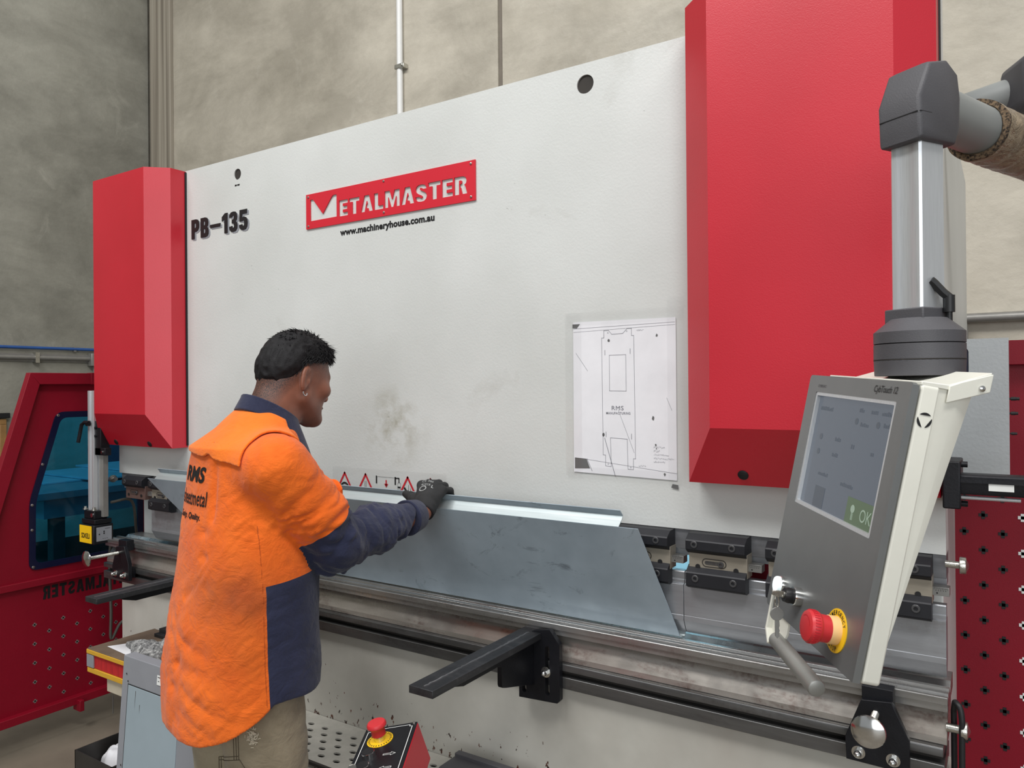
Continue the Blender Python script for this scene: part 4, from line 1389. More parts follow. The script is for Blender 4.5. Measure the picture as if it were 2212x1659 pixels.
# ------------------------------------------------------------------ right-hand side
def build_right():
    t = thing('receiver_arm', 'black horizontal bar with a white sticker at the right of the press brake', 'sensor arm', (-0.08, 1.78, 1.34))
    G().px([(1.762, 1.326), (1.760, 1.330), (1.760, 1.362), (1.764, 1.366), (1.80, 1.366), (1.80, 1.326)], -0.082, 1.0).build('bar', 'black', t, 0.001)
    G().box(-0.082, 1.0, 1.757, 1.7602, 1.350, 1.358).build('bar_rib', 'black', t)
    G().box(-0.112, -0.080, 1.755, 1.858, 1.296, 1.392).build('mount_block', 'black', t, 0.003)
    for z in (1.384, 1.304):
        G().rev((-0.080, 1.785, z), X_, [(0, 0.006), (0.011, 0.006), (0.011, 0.004), (0.011, 0)], 12).build('bolt', 'black', t)
    G().cyl((-0.08, 1.775, 1.3185), (0.02, 1.775, 1.3185), 0.004, 10).build('rod', 'alu', t)
    st = G().box(-0.033, 0.009, 1.7590, 1.7598, 1.336, 1.3535).build('sticker', 'letterwhite', t)
    g = G()
    tri_strip_line(g, [(-0.020, 1.351), (-0.004, 1.351)], 0.0012, (0, 1.759, 0), X_, Z_, 0.0004)
    flat(g, 'sticker_print', 'pencil', st)
    # red perforated guard standing behind
    t = thing('rear_guard', 'red perforated guard panel at the right behind the press brake', 'machine guard', (0.5, 2.42, 0.1))
    G().box(-0.95, 1.6, 2.42, 2.424, 0.1, 1.66).build('panel', 'dimred', t)
    G().box(0.002, 1.6, 2.385, 2.42, 1.595, 1.66).build('rim', 'dimred', t, 0.002)
    g1, g2 = G(), G()
    for r in range(26):
        for c in range(26):
            x = -0.548 + c * 0.089 + (0.0445 if r % 2 else 0.0)
            z = 1.332 - r * 0.0475
            if z < 0.15:
                continue
            tgt = g2 if x > 0.026 else g1
            for dx_, dz_ in ((0.0105, 0.0042), (0.0042, 0.0105)):
                tgt.box(x - dx_, x + dx_, 2.4185, 2.4202, z - dz_, z + dz_)
    stuff(lab(g1.build('perforation', 'ink', t, 0, 0, 0), 'dark plus shaped perforations'))
    stuff(lab(g2.build('perforation', 'letterwhite', t, 0, 0, 0), 'pale plus shaped perforations'))
    # pale blue panel seen through the gap between clamps
    tag(G().box(-1.2, -0.72, 2.30, 2.32, 0.86, 1.24).build('blue_panel', 'skyblue', None, 0.003), 'pale blue panel glimpsed through the gap beside a tool clamp', 'panel')
    area('panel_fill_light', (-0.98, 2.10, 1.40), (-0.95, 2.3, 1.02), 0.25, 0.05, 3.5, (0.9, 0.97, 1.0))  # unseen light added to brighten the pale blue panel
    # black hoses looped at the end of the bed
    tag(G().tube(bez([(-0.099, 1.815, 0.10), (-0.099, 1.815, 0.78), (-0.0985, 1.812, 0.875), (-0.093, 1.80, 0.8905), (-0.084, 1.79, 0.868), (-0.084, 1.79, 0.76), (-0.086, 1.79, 0.10)], 50), 0.0058, 10).build('hose', 'cable', None),
        'black hose looped at the right end of the bed', 'hose')


build_right()


# ------------------------------------------------------------------ control pendant
TRc = Vector((-0.124, 1.114, 1.524))
PN_ = Vector((-0.809, -0.558, 0.186)).normalized()
PH_ = Vector((-0.56, 0.827, 0.044))
PH_ = (PH_ - PN_ * PH_.dot(PN_)).normalized()
PV_ = PN_.cross(PH_)
PX, PY, PZ = -PH_, -PV_, PN_          # right, up and out of the panel


def pl(x, y, z=0.0):
    return TRc + PX * x + PY * y + PZ * z


def lprism(g, pts, z0, z1):
    return g.prism(pts, lambda u, v, a: pl(u, v, a), z0, z1)


def build_pendant():
    t = thing('control_pendant', 'white touch screen control pendant hanging from a swivel arm at the right', 'control pendant', (-0.13, 1.2, 1.15))
    x0, x1, y0, y1 = -0.285, 0.035, -0.368, 0.029
    # front panel with a recessed screen opening
    def rr(xa, xb, ya, yb, r):
        out = []
        for cx, cy, a0 in ((xb - r, yb - r, 0), (xa + r, yb - r, PI / 2), (xa + r, ya + r, PI), (xb - r, ya + r, 3 * PI / 2)):
            out += [(cx + r * math.cos(a0 + q), cy + r * math.sin(a0 + q)) for q in np.linspace(0, PI / 2, 5)]
        return out
    fp = panel_with_holes('front_panel', rr(x0, x1, y0, y1, 0.007), [rr(-0.252, 0.002, -0.184, 0.002, 0.003)], 'panelgrey', t, lambda u, v, q: pl(u, v, -0.003 + q), 0.006)
    bez_ = panel_with_holes('screen_bezel', rr(-0.254, 0.004, -0.186, 0.004, 0.003), [rr(-0.2465, -0.0035, -0.1785, -0.0035, 0.002)], 'alu', fp, lambda u, v, q: pl(u, v, -0.0045 + q), 0.007)
    g = G()
    lprism(g, [(-0.25, -0.182), (0, -0.182), (0, 0), (-0.25, 0)], -0.010, -0.0065)
    sc = g.build('screen', 'screen', t)
    # what the display shows
    S0, U, V = pl(0, 0, -0.0065), PX, PY
    def srect(g, xa, xb, ya, yb):
        g.add([S0 + U * x + V * y + PZ * 0.0004 for x, y in ((xa, ya), (xb, ya), (xb, yb), (xa, yb))], [(0, 1, 2, 3)])
    g = G()
    rr_ = random.Random(5)
    for (xa, xb, y) in ((-0.235, -0.19, -0.026), (-0.105, -0.09, -0.020), (-0.07, -0.05, -0.020), (-0.04, -0.012, -0.020), (-0.095, -0.07, -0.040), (-0.03, -0.012, -0.036),
                        (-0.165, -0.145, -0.070), (-0.165, -0.145, -0.094), (-0.11, -0.098, -0.075), (-0.05, -0.04, -0.078), (-0.20, -0.165, -0.128), (-0.12, -0.08, -0.132)):
        n = max(2, int((xb - xa) / 0.0045))
        for i in range(n):
            a = xa + i * (xb - xa) / n
            srect(g, a, a + 0.003, y, y + rr_.uniform(0.004, 0.0065))
    for cx, cy in ((-0.215, -0.068), (-0.215, -0.092), (-0.108, -0.034), (-0.045, -0.034)):
        disc2(g, (cx, cy), 0.005, S0, U, V, 0.0004, 10)
    srect(g, -0.20, -0.165, -0.178, -0.145)
    stuff(flat(g, 'display_symbols', 'screen_dark', sc))
    g = G()
    srect(g, -0.088, -0.0, -0.180, -0.142)
    gb = flat(g, 'display_button', 'screen_green', sc)
    lettering('display_text', 'OK', 'screen_text', sc, pl(-0.045, -0.170, -0.0062), PX, PY, 0.032, 0.018, 0.0, 0, 1.0, 0.0006)
    g = G()
    disc2(g, (-0.068, -0.157), 0.006, S0, U, V, 0.0008, 14)
    srect(g, -0.071, -0.065, -0.173, -0.163)
    flat(g, 'display_symbols', 'screen_text', sc)
    lettering('panel_print', 'CybTouch 12', 'ink', fp, pl(-0.062, 0.0085, 0.0002), PX, PY, 0.062, 0.0125, 0.008, 0.22, 1.0, 0.0005)
    lettering('panel_print', 'CYBELEC', 'darkgrey', fp, pl(-0.247, 0.010, 0.0002), PX, PY, 0.030, 0.0042, 0.01, 0.1, 1.0, 0.0005)

    # housing: shallow slab, then a wedge that thins towards the foot
    g = G()
    lprism(g, rr(x0 + 0.001, x1 + 0.001, y0 + 0.001, y1 + 0.0005, 0.006), -0.034, -0.0105)
    hs = g.build('housing', 'housing', t, 0.0025)
    g = G()
    xa_, xb_ = x0 + 0.004, x1 - 0.003
    top_ = [(xa_, -0.0335), (xb_, -0.0335), (xb_, -0.062), (xb_ - 0.009, -0.084), (xa_ + 0.009, -0.084), (xa_, -0.062)]
    bot_ = [(xa_, -0.0335), (xb_, -0.0335), (xb_, -0.0340), (xb_ - 0.006, -0.0355), (xa_ + 0.006, -0.0355), (xa_, -0.0340)]
    g.loft([[pl(x, -0.317, z) for x, z in bot_], [pl(x, 0.0272, z) for x, z in top_]])
    g.build('rear_cover', 'housing', hs, 0.002)
    # top bracket that carries the collar
    g = G()
    g.prism([(-0.010, 0.0268), (-0.080, 0.0268), (-0.097, 0.0545), (-0.097, 0.0585), (-0.045, 0.0335), (-0.010, 0.0322)], lambda u, v, a: pl(a, v, u), x0 + 0.05, x1 - 0.0005)
    g.build('top_bracket', 'housing', hs, 0.001)
    g = G()
    g.prism([(-0.045, 0.010), (-0.098, 0.033), (-0.098, 0.0565), (-0.06, 0.040), (-0.045, 0.032)], lambda u, v, a: pl(a, v, u), x1 - 0.001, x1 + 0.0015)
    tb = g.build('bracket_flange', 'housing', hs, 0.001)
    G().rev(pl(x1 + 0.001, 0.036, -0.086), PX, [(0, 0.0045), (0.0025, 0.004), (0.004, 0.0018), (0.004, 0)], 12).build('screw', 'chrome', hs)
    # maker emblem on the near side: a dark disc cut by a pale triangle
    O, U2, V2 = pl(x1 + 0.0012, -0.0165, -0.0215), -PZ, PY
    g = G()
    R = 0.0098
    for k in range(3):
        a0 = math.radians(30 + 120 * k + 10)
        a1 = math.radians(30 + 120 * (k + 1) - 10)
        arc = [(R * math.cos(a), R * math.sin(a)) for a in np.linspace(a0, a1, 12)]
        g.add([O + U2 * p[0] + V2 * p[1] + PX * 0.0004 for p in arc], [tuple(range(12))])
    flat(g, 'emblem', 'ink', hs)
    # scratch
    g = G()
    tri_strip_line(g, [(-0.012, -0.155), (0.008, -0.166)], 0.0008, pl(x1 + 0.0012, -0.155, -0.020), -PZ, PY, 0.0003)
    # front-panel controls
    lm = G().rev(pl(-0.236, -0.322, 0), PZ, [(0, 0.0148), (0.005, 0.0148), (0.006, 0.0142), (0.006, 0)], 30).build('lamp_bezel', 'chrome', t)
    G().rev(pl(-0.236, -0.322, 0.0055), PZ, [(0, 0.0134), (0.004, 0.0134), (0.006, 0.0125), (0.0068, 0)], 30).build('lamp_lens', 'lamp', lm)
    ks = G().rev(pl(-0.165, -0.319, 0), PZ, [(0, 0.0148), (0.010, 0.0148), (0.012, 0.0142), (0.012, 0)], 30).build('key_switch', 'chrome', t)
    g = G().rev(pl(-0.165, -0.319, 0.012), PZ, [(0, 0.0118), (0.004, 0.0118), (0.006, 0.0122), (0.013, 0.0105), (0.013, 0.0)], 24)
    g.build('key_barrel', 'blackplastic', ks)
    g = G().rev(pl(-0.165, -0.319, 0.0252), PZ, [(0, 0.0055), (0.002, 0.0055), (0.002, 0.0042), (0.0008, 0.0040), (0.0008, 0)], 18)
    g.build('key_way', 'zinc', ks)
    eb = G().rev(pl(-0.034, -0.323, 0), PZ, [(0, 0.030), (0.0012, 0.030), (0.0012, 0)], 40).build('emergency_ring', 'yellow', t)
    def ring_text(s, mid, up_):
        n = len(s)
        step = 14.5
        for i, ch in enumerate(s):
            a = math.radians(mid - up_ * (i - (n - 1) / 2) * step)
            c = pl(-0.034 + 0.0243 * math.cos(a), -0.323 + 0.0243 * math.sin(a), 0.0012)
            rad = PX * math.cos(a) + PY * math.sin(a)
            tan = rad.cross(PZ) if up_ > 0 else -rad.cross(PZ)
            vv = rad if up_ > 0 else -rad
            wd = 0.0042 if ch not in 'I' else 0.0012
            lettering('ring_letter', ch, 'ink', eb, c - tan * wd / 2 - vv * 0.003, tan, vv, wd, 0.0062, 0.015, 0, 1, 0.0005)
    ring_text('EMERGENCY', 90, 1)
    ring_text('STOP', 270, -1)
    G().rev(pl(-0.034, -0.323, 0.001), PZ, [(0, 0.0195), (0.012, 0.0195), (0.013, 0.018), (0.013, 0)], 32).build('button_collar', 'cream', eb)
    G().rev(pl(-0.034, -0.323, 0.013), PZ, [(0, 0.0165), (0.001, 0.0185), (0.014, 0.019), (0.0155, 0.0215), (0.018, 0.0225), (0.026, 0.0225), (0.030, 0.0205), (0.0318, 0.016), (0.0318, 0.0)], 40).build('button_head', 'estopred', eb)
    g = G()
    for i in range(36):
        a = 2 * PI * i / 36
        rad = PX * math.cos(a) + PY * math.sin(a)
        g.obox(pl(-0.034, -0.323, 0.036) + rad * 0.0223, rad, rad.cross(PZ), PZ, 0.0008, 0.0009, 0.0035)
    g.build('button_grip', 'warnred', eb)
    g = G()
    for a0 in (0.3, 0.3 + PI):
        disc2(g, (-0.034, -0.323), 0.0148, TRc, PX, PY, 0.0455 - 0.0005, 16, 0.0135, a0, a0 + 2.0)
    flat(g, 'button_mark', 'warnred', eb)

    # handle below the panel
    g = G()
    lprism(g, [(-0.258, -0.335), (-0.203, -0.335), (-0.200, -0.392), (-0.216, -0.424), (-0.240, -0.420), (-0.258, -0.402)], -0.011, -0.0065)
    lprism(g, [(-0.262, -0.335), (-0.257, -0.335), (-0.257, -0.402), (-0.239, -0.420), (-0.242, -0.424), (-0.262, -0.404)], -0.030, 0.004)
    hb = g.build('handle_bracket', 'housing', t, 0.001)
    pa, pb = pl(-0.226, -0.410, -0.004), pl(-0.055, -0.416, 0.0)
    d = (pb - pa)
    G().rev(pa, d, [(0, 0.0128), (d.length - 0.004, 0.0128), (d.length - 0.001, 0.0118), (d.length, 0.010), (d.length, 0)], 28).build('handle_grip', 'silverpaint', t)
    G().box(0, 0, 0, 0, 0, 0) if False else None
    g = G()
    g.prism([(-0.0072, 0.026), (0.0025, 0.026), (0.0025, -0.366), (-0.0072, -0.366)], lambda u, v, a: pl(a, v, u), x1 - 0.0005, x1 + 0.0012)
    g.build('panel_edge', 'panelgrey', fp)

    # collar, mast, elbow, arm
    cx, cy = -0.107, 1.240
    c_ = G().rev((cx, cy, 1.560), Z_, [(0, 0.0585), (0.0225, 0.0595), (0.0225, 0.0)], 48).build('collar', 'darkgrey', t, 0.0008)
    G().rev((cx, cy, 1.5835), Z_, [(0, 0.0585), (0.0005, 0.0595), (0.022, 0.0595), (0.022, 0)], 48).build('collar_ring', 'darkgrey', c_)
    G().rev((cx, cy, 1.6065), Z_, [(0, 0.0585), (0.0005, 0.0595), (0.0165, 0.0595), (0.0205, 0.055), (0.036, 0.037), (0.036, 0)], 48).build('collar_ring', 'darkgrey', c_)
    g = G()
    g.rev((cx, cy, 1.5825), Z_, [(0, 0.0598), (0.0012, 0.0598)], 40)
    g.build('grease_seam', 'dark', c_)
    az = math.radians(-5 - 32)      # faces of the square mast
    ux = Vector((math.cos(az - PI / 2 + PI), math.sin(az - PI / 2 + PI), 0))
    n1 = Vector((-math.sin(math.radians(31)), -math.cos(math.radians(31)), 0))
    n2 = Vector((math.cos(math.radians(31)), -math.sin(math.radians(31)), 0))
    mx, my = -0.1085, 1.2445
    g = G()
    g.obox((mx, my, 1.645), n1, n2, Z_, 0.031, 0.031, 0.012)
    g.build('mast_socket', 'darkgrey', c_, 0.002)
    g = G()
    h_ = 0.0245
    def mast_ring(z):
        pts = []
        for s1, s2 in ((1, 1), (1, -1), (-1, -1), (-1, 1)):
            pts.append((s1 * h_, s2 * h_))
        full = [(h_, h_ - 0.003), (h_, 0.012), (h_ - 0.0008, 0.011), (h_ - 0.0008, -0.011), (h_, -0.012), (h_, -h_ + 0.003), (h_ - 0.003, -h_), (-h_, -h_), (-h_, h_), (h_ - 0.003, h_)]
        return [Vector((mx, my, z)) + n1 * a + n2 * b for a, b in full]
    g.loft([mast_ring(1.64), mast_ring(1.905)])
    g.build('mast', 'alu', t)
    # locking lever
    g = G().cyl((mx + 0.040, my - 0.006, 1.635), (mx + 0.040, my - 0.006, 1.652), 0.0045, 12)
    g.cyl((mx + 0.040, my - 0.006, 1.650), (mx + 0.040, my - 0.006, 1.674), 0.0078, 12)
    g.tube([(mx + 0.043, my - 0.006, 1.668), (mx + 0.033, my - 0.010, 1.678), (mx + 0.022, my - 0.014, 1.692), (mx + 0.018, my - 0.016, 1.696)], 0.006, 8)
    g.build('locking_lever', 'blackplastic', t)
    # elbow
    ad = -n1
    an = Vector((ad.y, -ad.x, 0))
    el = G()
    E0 = Vector((mx, my, 0))
    q1, q2 = 0.040, 0.034
    prof = [(-q1, 1.892), (-q1 - 0.001, 1.905), (-q1 - 0.003, 1.952), (-0.020, 2.004), (0.020, 2.013), (0.044, 1.996), (0.050, 1.96), (0.048, 1.915), (0.038, 1.892)]
    def er(s, k):
        return [E0 + ad * (u * k + 0.004) + an * s + Z_ * (1.952 + (v - 1.952) * k) for u, v in prof]
    el.loft([er(-0.034, 0.90), er(-0.031, 0.985), er(-0.02, 1.0), er(0.02, 1.0), er(0.031, 0.985), er(0.034, 0.90)])
    eo = el.build('elbow', 'darkgrey', t, 0.003)
    el = G()
    el.loft([er(-0.0362, 0.0), er(-0.0362, 0.0)]) if False else None
    sg = G()
    sg.obox(E0 + ad * (-0.0375) + Z_ * 1.9305, an, Z_, ad, 0.0305, 0.0005, 0.0012)
    sg.obox(E0 + an * (0.0328) + ad * (-0.024) + Z_ * 1.9305, ad, Z_, an, 0.012, 0.0005, 0.0012)
    sg.build('elbow_seam', 'ink', eo)
    # arm: rounded square tube
    def sq_ring(p, r, k=0.6, wob=0.0, n=24, seed=0):
        out = []
        for i in range(n):
            a = 2 * PI * i / n
            c, s = math.cos(a), math.sin(a)
            q = (abs(c) ** (2 / (1 + k * 2)) * (1 if c > 0 else -1), abs(s) ** (2 / (1 + k * 2)) * (1 if s > 0 else -1))
            w_ = 1 + wob * math.sin(5 * a + seed) + wob * 0.7 * math.sin(9 * a + seed * 2.3)
            out.append(Vector(p) + an * (q[0] * r * w_) + Z_ * (q[1] * r * w_))
        return out
    ad = Vector((0.362, 0.932, 0)).normalized()
    an = Vector((ad.y, -ad.x, 0))
    A0 = E0 + ad * 0.040 + Z_ * 1.955
    at_ = lambda s: A0 + ad * s
    G().loft([sq_ring(at_(0), 0.037), sq_ring(at_(0.60), 0.037)]).build('arm_tube', 'grey_tube', t)
    rings = []
    for i in range(40):
        s = 0.157 + i * (0.41 / 39)
        rings.append(sq_ring(at_(s), 0.0475 + 0.0012 * math.sin(i * 1.7), 0.45, 0.014, 48, i * 0.12))
    wr = G().loft(rings, True).build('cardboard_wrap', 'wrap', t, 0, 0, 60)
    lab(wr, 'cardboard sleeve bound in clear packing tape')
    g = G()
    ra, rb = sq_ring(at_(0.154), 0.0485, 0.45, 0.014, 48, 0), sq_ring(at_(0.154), 0.0385, 0.6, 0, 48)
    rc, rd = sq_ring(at_(0.1595), 0.0485, 0.45, 0.014, 48, 0), sq_ring(at_(0.1595), 0.0385, 0.6, 0, 48)
    g.loft([ra, rb, rd, rc], False, True)
    g.build('cardboard_edge', 'flute', wr)
    # second joint and the tube back to the machine
    J = at_(0.63)
    G().rev(J + Z_ * -0.06, Z_, [(0, 0.052), (0.006, 0.058), (0.115, 0.058), (0.120, 0.054), (0.120, 0)], 28).build('lower_joint', 'darkgrey', t, 0.002)
    b0 = Vector((0.055, 2.05, 2.235))
    G().rev((J.x, J.y, 2.02), Z_, [(0, 0.048), (0.02, 0.05), (0.10, 0.05), (0.10, 0)], 24).build('joint_post', 'darkgrey', t)
    bx_ = G()
    bx_.obox((0.090, 2.105, 2.22), Vector((0.9, 0.43, 0)), Vector((-0.43, 0.9, 0)), Z_, 0.085, 0.062, 0.060)
    G().rev((0.13, 2.0, 2.02), Z_, [(0, 0.06), (0.30, 0.06)], 8) if False else None
    bx_.build('upper_joint', 'darkgrey', t, 0.018, 3)
    G().cyl((0.06, 2.11, 2.225), (-0.16, 2.13, 2.19), 0.040, 24).build('upper_tube', 'grey_tube', t)

    # keys hanging from the key switch
    k = thing('key', 'steel key hanging on a ring in front of the key switch', 'key', tuple(pl(-0.2, -0.35, 0.03)))
    kc = pl(-0.165, -0.319, 0.022)
    G().prism([(-0.0085, -0.006), (0.0085, -0.006), (0.010, 0.0), (0.006, 0.010), (-0.006, 0.010), (-0.010, 0.0)], lambda u, v, a: kc + PZ * (0.012 + v) + PY * (u * 0.5 + 0.0) + PX * a, -0.0012, 0.0012).build('inserted_key', 'zinc', k, 0.0004)
    top = kc + PZ * 0.014 - PY * 0.002
    G().tube([top + (PZ * math.cos(a) * 0.35 + Z_ * math.sin(a)) * 0.009 + Z_ * -0.010 for a in np.linspace(0, 2 * PI, 17)[:-1]], 0.0013, 8, True).build('ring', 'zinc', k)
    kb = top + Z_ * -0.030
    W1 = (rt * 0.95 + Vector((0, 0, 0))).normalized()
    TH = W1.cross(Z_)
    g = G()
    head = [(0.0105 * math.cos(a), 0.0105 * math.sin(a)) for a in np.linspace(-PI / 2 + 0.3, 3 * PI / 2 - 0.3, 18)]
    blade = [(-0.0032, -0.034), (0.0, -0.038), (0.0036, -0.034), (0.0028, -0.029), (0.0038, -0.026), (0.0028, -0.022), (0.0038, -0.018), (0.0034, -0.0102)]
    pts = [(-0.0034, -0.0102)] + blade
    g.prism(head, lambda u, v, a: kb + W1 * u + Z_ * v + TH * a, -0.0011, 0.0011)
    g.prism([(-0.0034, -0.009)] + [(u, v) for u, v in blade], lambda u, v, a: kb + W1 * u + Z_ * v + TH * a, -0.001, 0.001)
    g.build('hanging_key', 'ruler', k, 0.0003)


build_pendant()


# ------------------------------------------------------------------ taped drawing
def build_drawing():
    t = thing('paper_drawing', 'white technical drawing taped to the ram beside the red cover', 'drawing', (-0.86, YF, 1.31))
    L = YF - 0.002
    c00, c10, c11, c01 = (-1.012, 1.311), (-0.712, 1.304), (-0.712, 1.724), (-1.011, 1.726)
    G().py([c00, c10, c11, c01], L - 0.0006, L + 0.0004).build('sheet', 'paper', t)
    org = (0, L - 0.0006, 0)
    def P(u, v):   # u, v in 0..1 of the sheet, v downwards
        a = Vector(c01) * (1 - u) + Vector(c11) * u
        b = Vector(c00) * (1 - u) + Vector(c10) * u
        return tuple(a * (1 - v) + b * v)
    # part outline, read off the print
    pts = [(270, 345), (270, 145), (262, 118)]
    S = lambda x, y: P((x - 155) / 865, (y - 205) / 1305)
    g = G()
    def line(lst, w_=0.0009):
        tri_strip_line(g, [S(*q) for q in lst], w_, org, X_, Z_, 0.0005)
    line([(410, 350), (430, 350), (430, 288), (470, 288), (497, 321), (590, 318), (628, 278), (664, 278), (664, 338), (683, 338), (690, 1360), (672, 1360), (672, 1450), (627, 1450), (622, 1200), (480, 1196), (485, 1440), (437, 1437), (437, 1345), (416, 1345), (410, 350)])
    line([(475, 498), (615, 495), (617, 800), (475, 800), (475, 498)])
    line([(437, 455), (437, 495)], 0.0012)
    line([(652, 447), (652, 488)], 0.0012)
    line([(442, 1148), (442, 1190)], 0.0012)
    line([(658, 1155), (658, 1198)], 0.0012)
    line([(160, 262), (1015, 242)], 0.0007)
    line([(160, 292), (1015, 262)], 0.0006)
    line([(210, 1388), (1020, 1455)], 0.0007)
    line([(545, 950), (680, 1310)], 0.0007)
    line([(430, 1200), (520, 1520)], 0.0014)
    line([(180, 475), (285, 630)], 0.0008)
    line([(275, 1390), (318, 1490)], 0.0012)
    line([(945, 850), (985, 950)], 0.0007)
    for cx, cy in ((464, 308), (624, 300), (460, 1420), (650, 1434)):
        p = S(cx, cy)
        disc2(g, p, 0.0018, org, X_, Z_, 0.0005, 12, 0.0012)
    flat(g, 'drawing_lines', 'pencil', t)
    a, b = S(493, 962), S(593, 962)
    lettering('drawing_title', 'RMS', 'pencil', t, (a[0], L - 0.0006, a[1]), X_, Z_, b[0] - a[0], 0.0115, 0.0, 0, 1.1, 0.0007)
    a, b = S(445, 998), S(650, 998)
    lettering('drawing_title', 'MANUFACTURING', 'pencil', t, (a[0], L - 0.0006, a[1]), X_, Z_, b[0] - a[0], 0.0065, 0.01, 0, 1.1, 0.0007)
    # smudges, tears and handwriting
    g = G()
    for (x, y, r) in ((870, 345, 9), (835, 1020, 11), (855, 1235, 8), (420, 1175, 12), (470, 375, 10), (925, 1470, 8), (860, 1265, 5)):
        p = S(x, y)
        n = 7
        vs = [(p[0] + r * 0.00033 * (0.6 + 0.7 * rng.random()) * math.cos(2 * PI * i / n), L - 0.0011, p[1] + r * 0.00036 * (0.8 + 0.9 * rng.random()) * math.sin(2 * PI * i / n)) for i in range(n)]
        g.add(vs, [tuple(range(n))])
    for poly in ([(150, 222), (218, 222), (190, 258), (150, 256)], [(165, 1385), (270, 1390), (300, 1470), (165, 1480)], [(975, 1570), (1030, 1580), (1030, 1545), (985, 1540)]):
        q = [S(*p) for p in poly]
        g.add([(p[0], L - 0.0011, p[1]) for p in q], [tuple(range(len(q)))])
    flat(g, 'smudge', 'grime', t)
    g = G()
    r5 = random.Random(9)
    for (x, y, n) in ((705, 298, 6), (715, 1415, 6), (838, 1255, 9), (838, 1285, 5), (838, 1315, 12), (838, 1345, 16), (838, 1372, 9)):
        for i in range(n):
            xx = x + i * 10
            tri_strip_line(g, [S(xx, y + r5.uniform(-8, 8)), S(xx + 6, y + r5.uniform(-8, 8)), S(xx + 9, y + r5.uniform(-8, 8))], 0.0005, org, X_, Z_, 0.0005)
    flat(g, 'handwriting', 'pencil', t)
    # clear tape strips
    for (x0, x1, z0, z1) in ((-1.032, -0.69, 1.716, 1.752), (-1.030, -0.70, 1.292, 1.326), (-1.036, -0.985, 1.30, 1.752), (-0.735, -0.688, 1.29, 1.775)):
        G().box(x0, x1, L - 0.0022, L - 0.0017, z0, z1).build('tape', 'tape', t)


build_drawing()


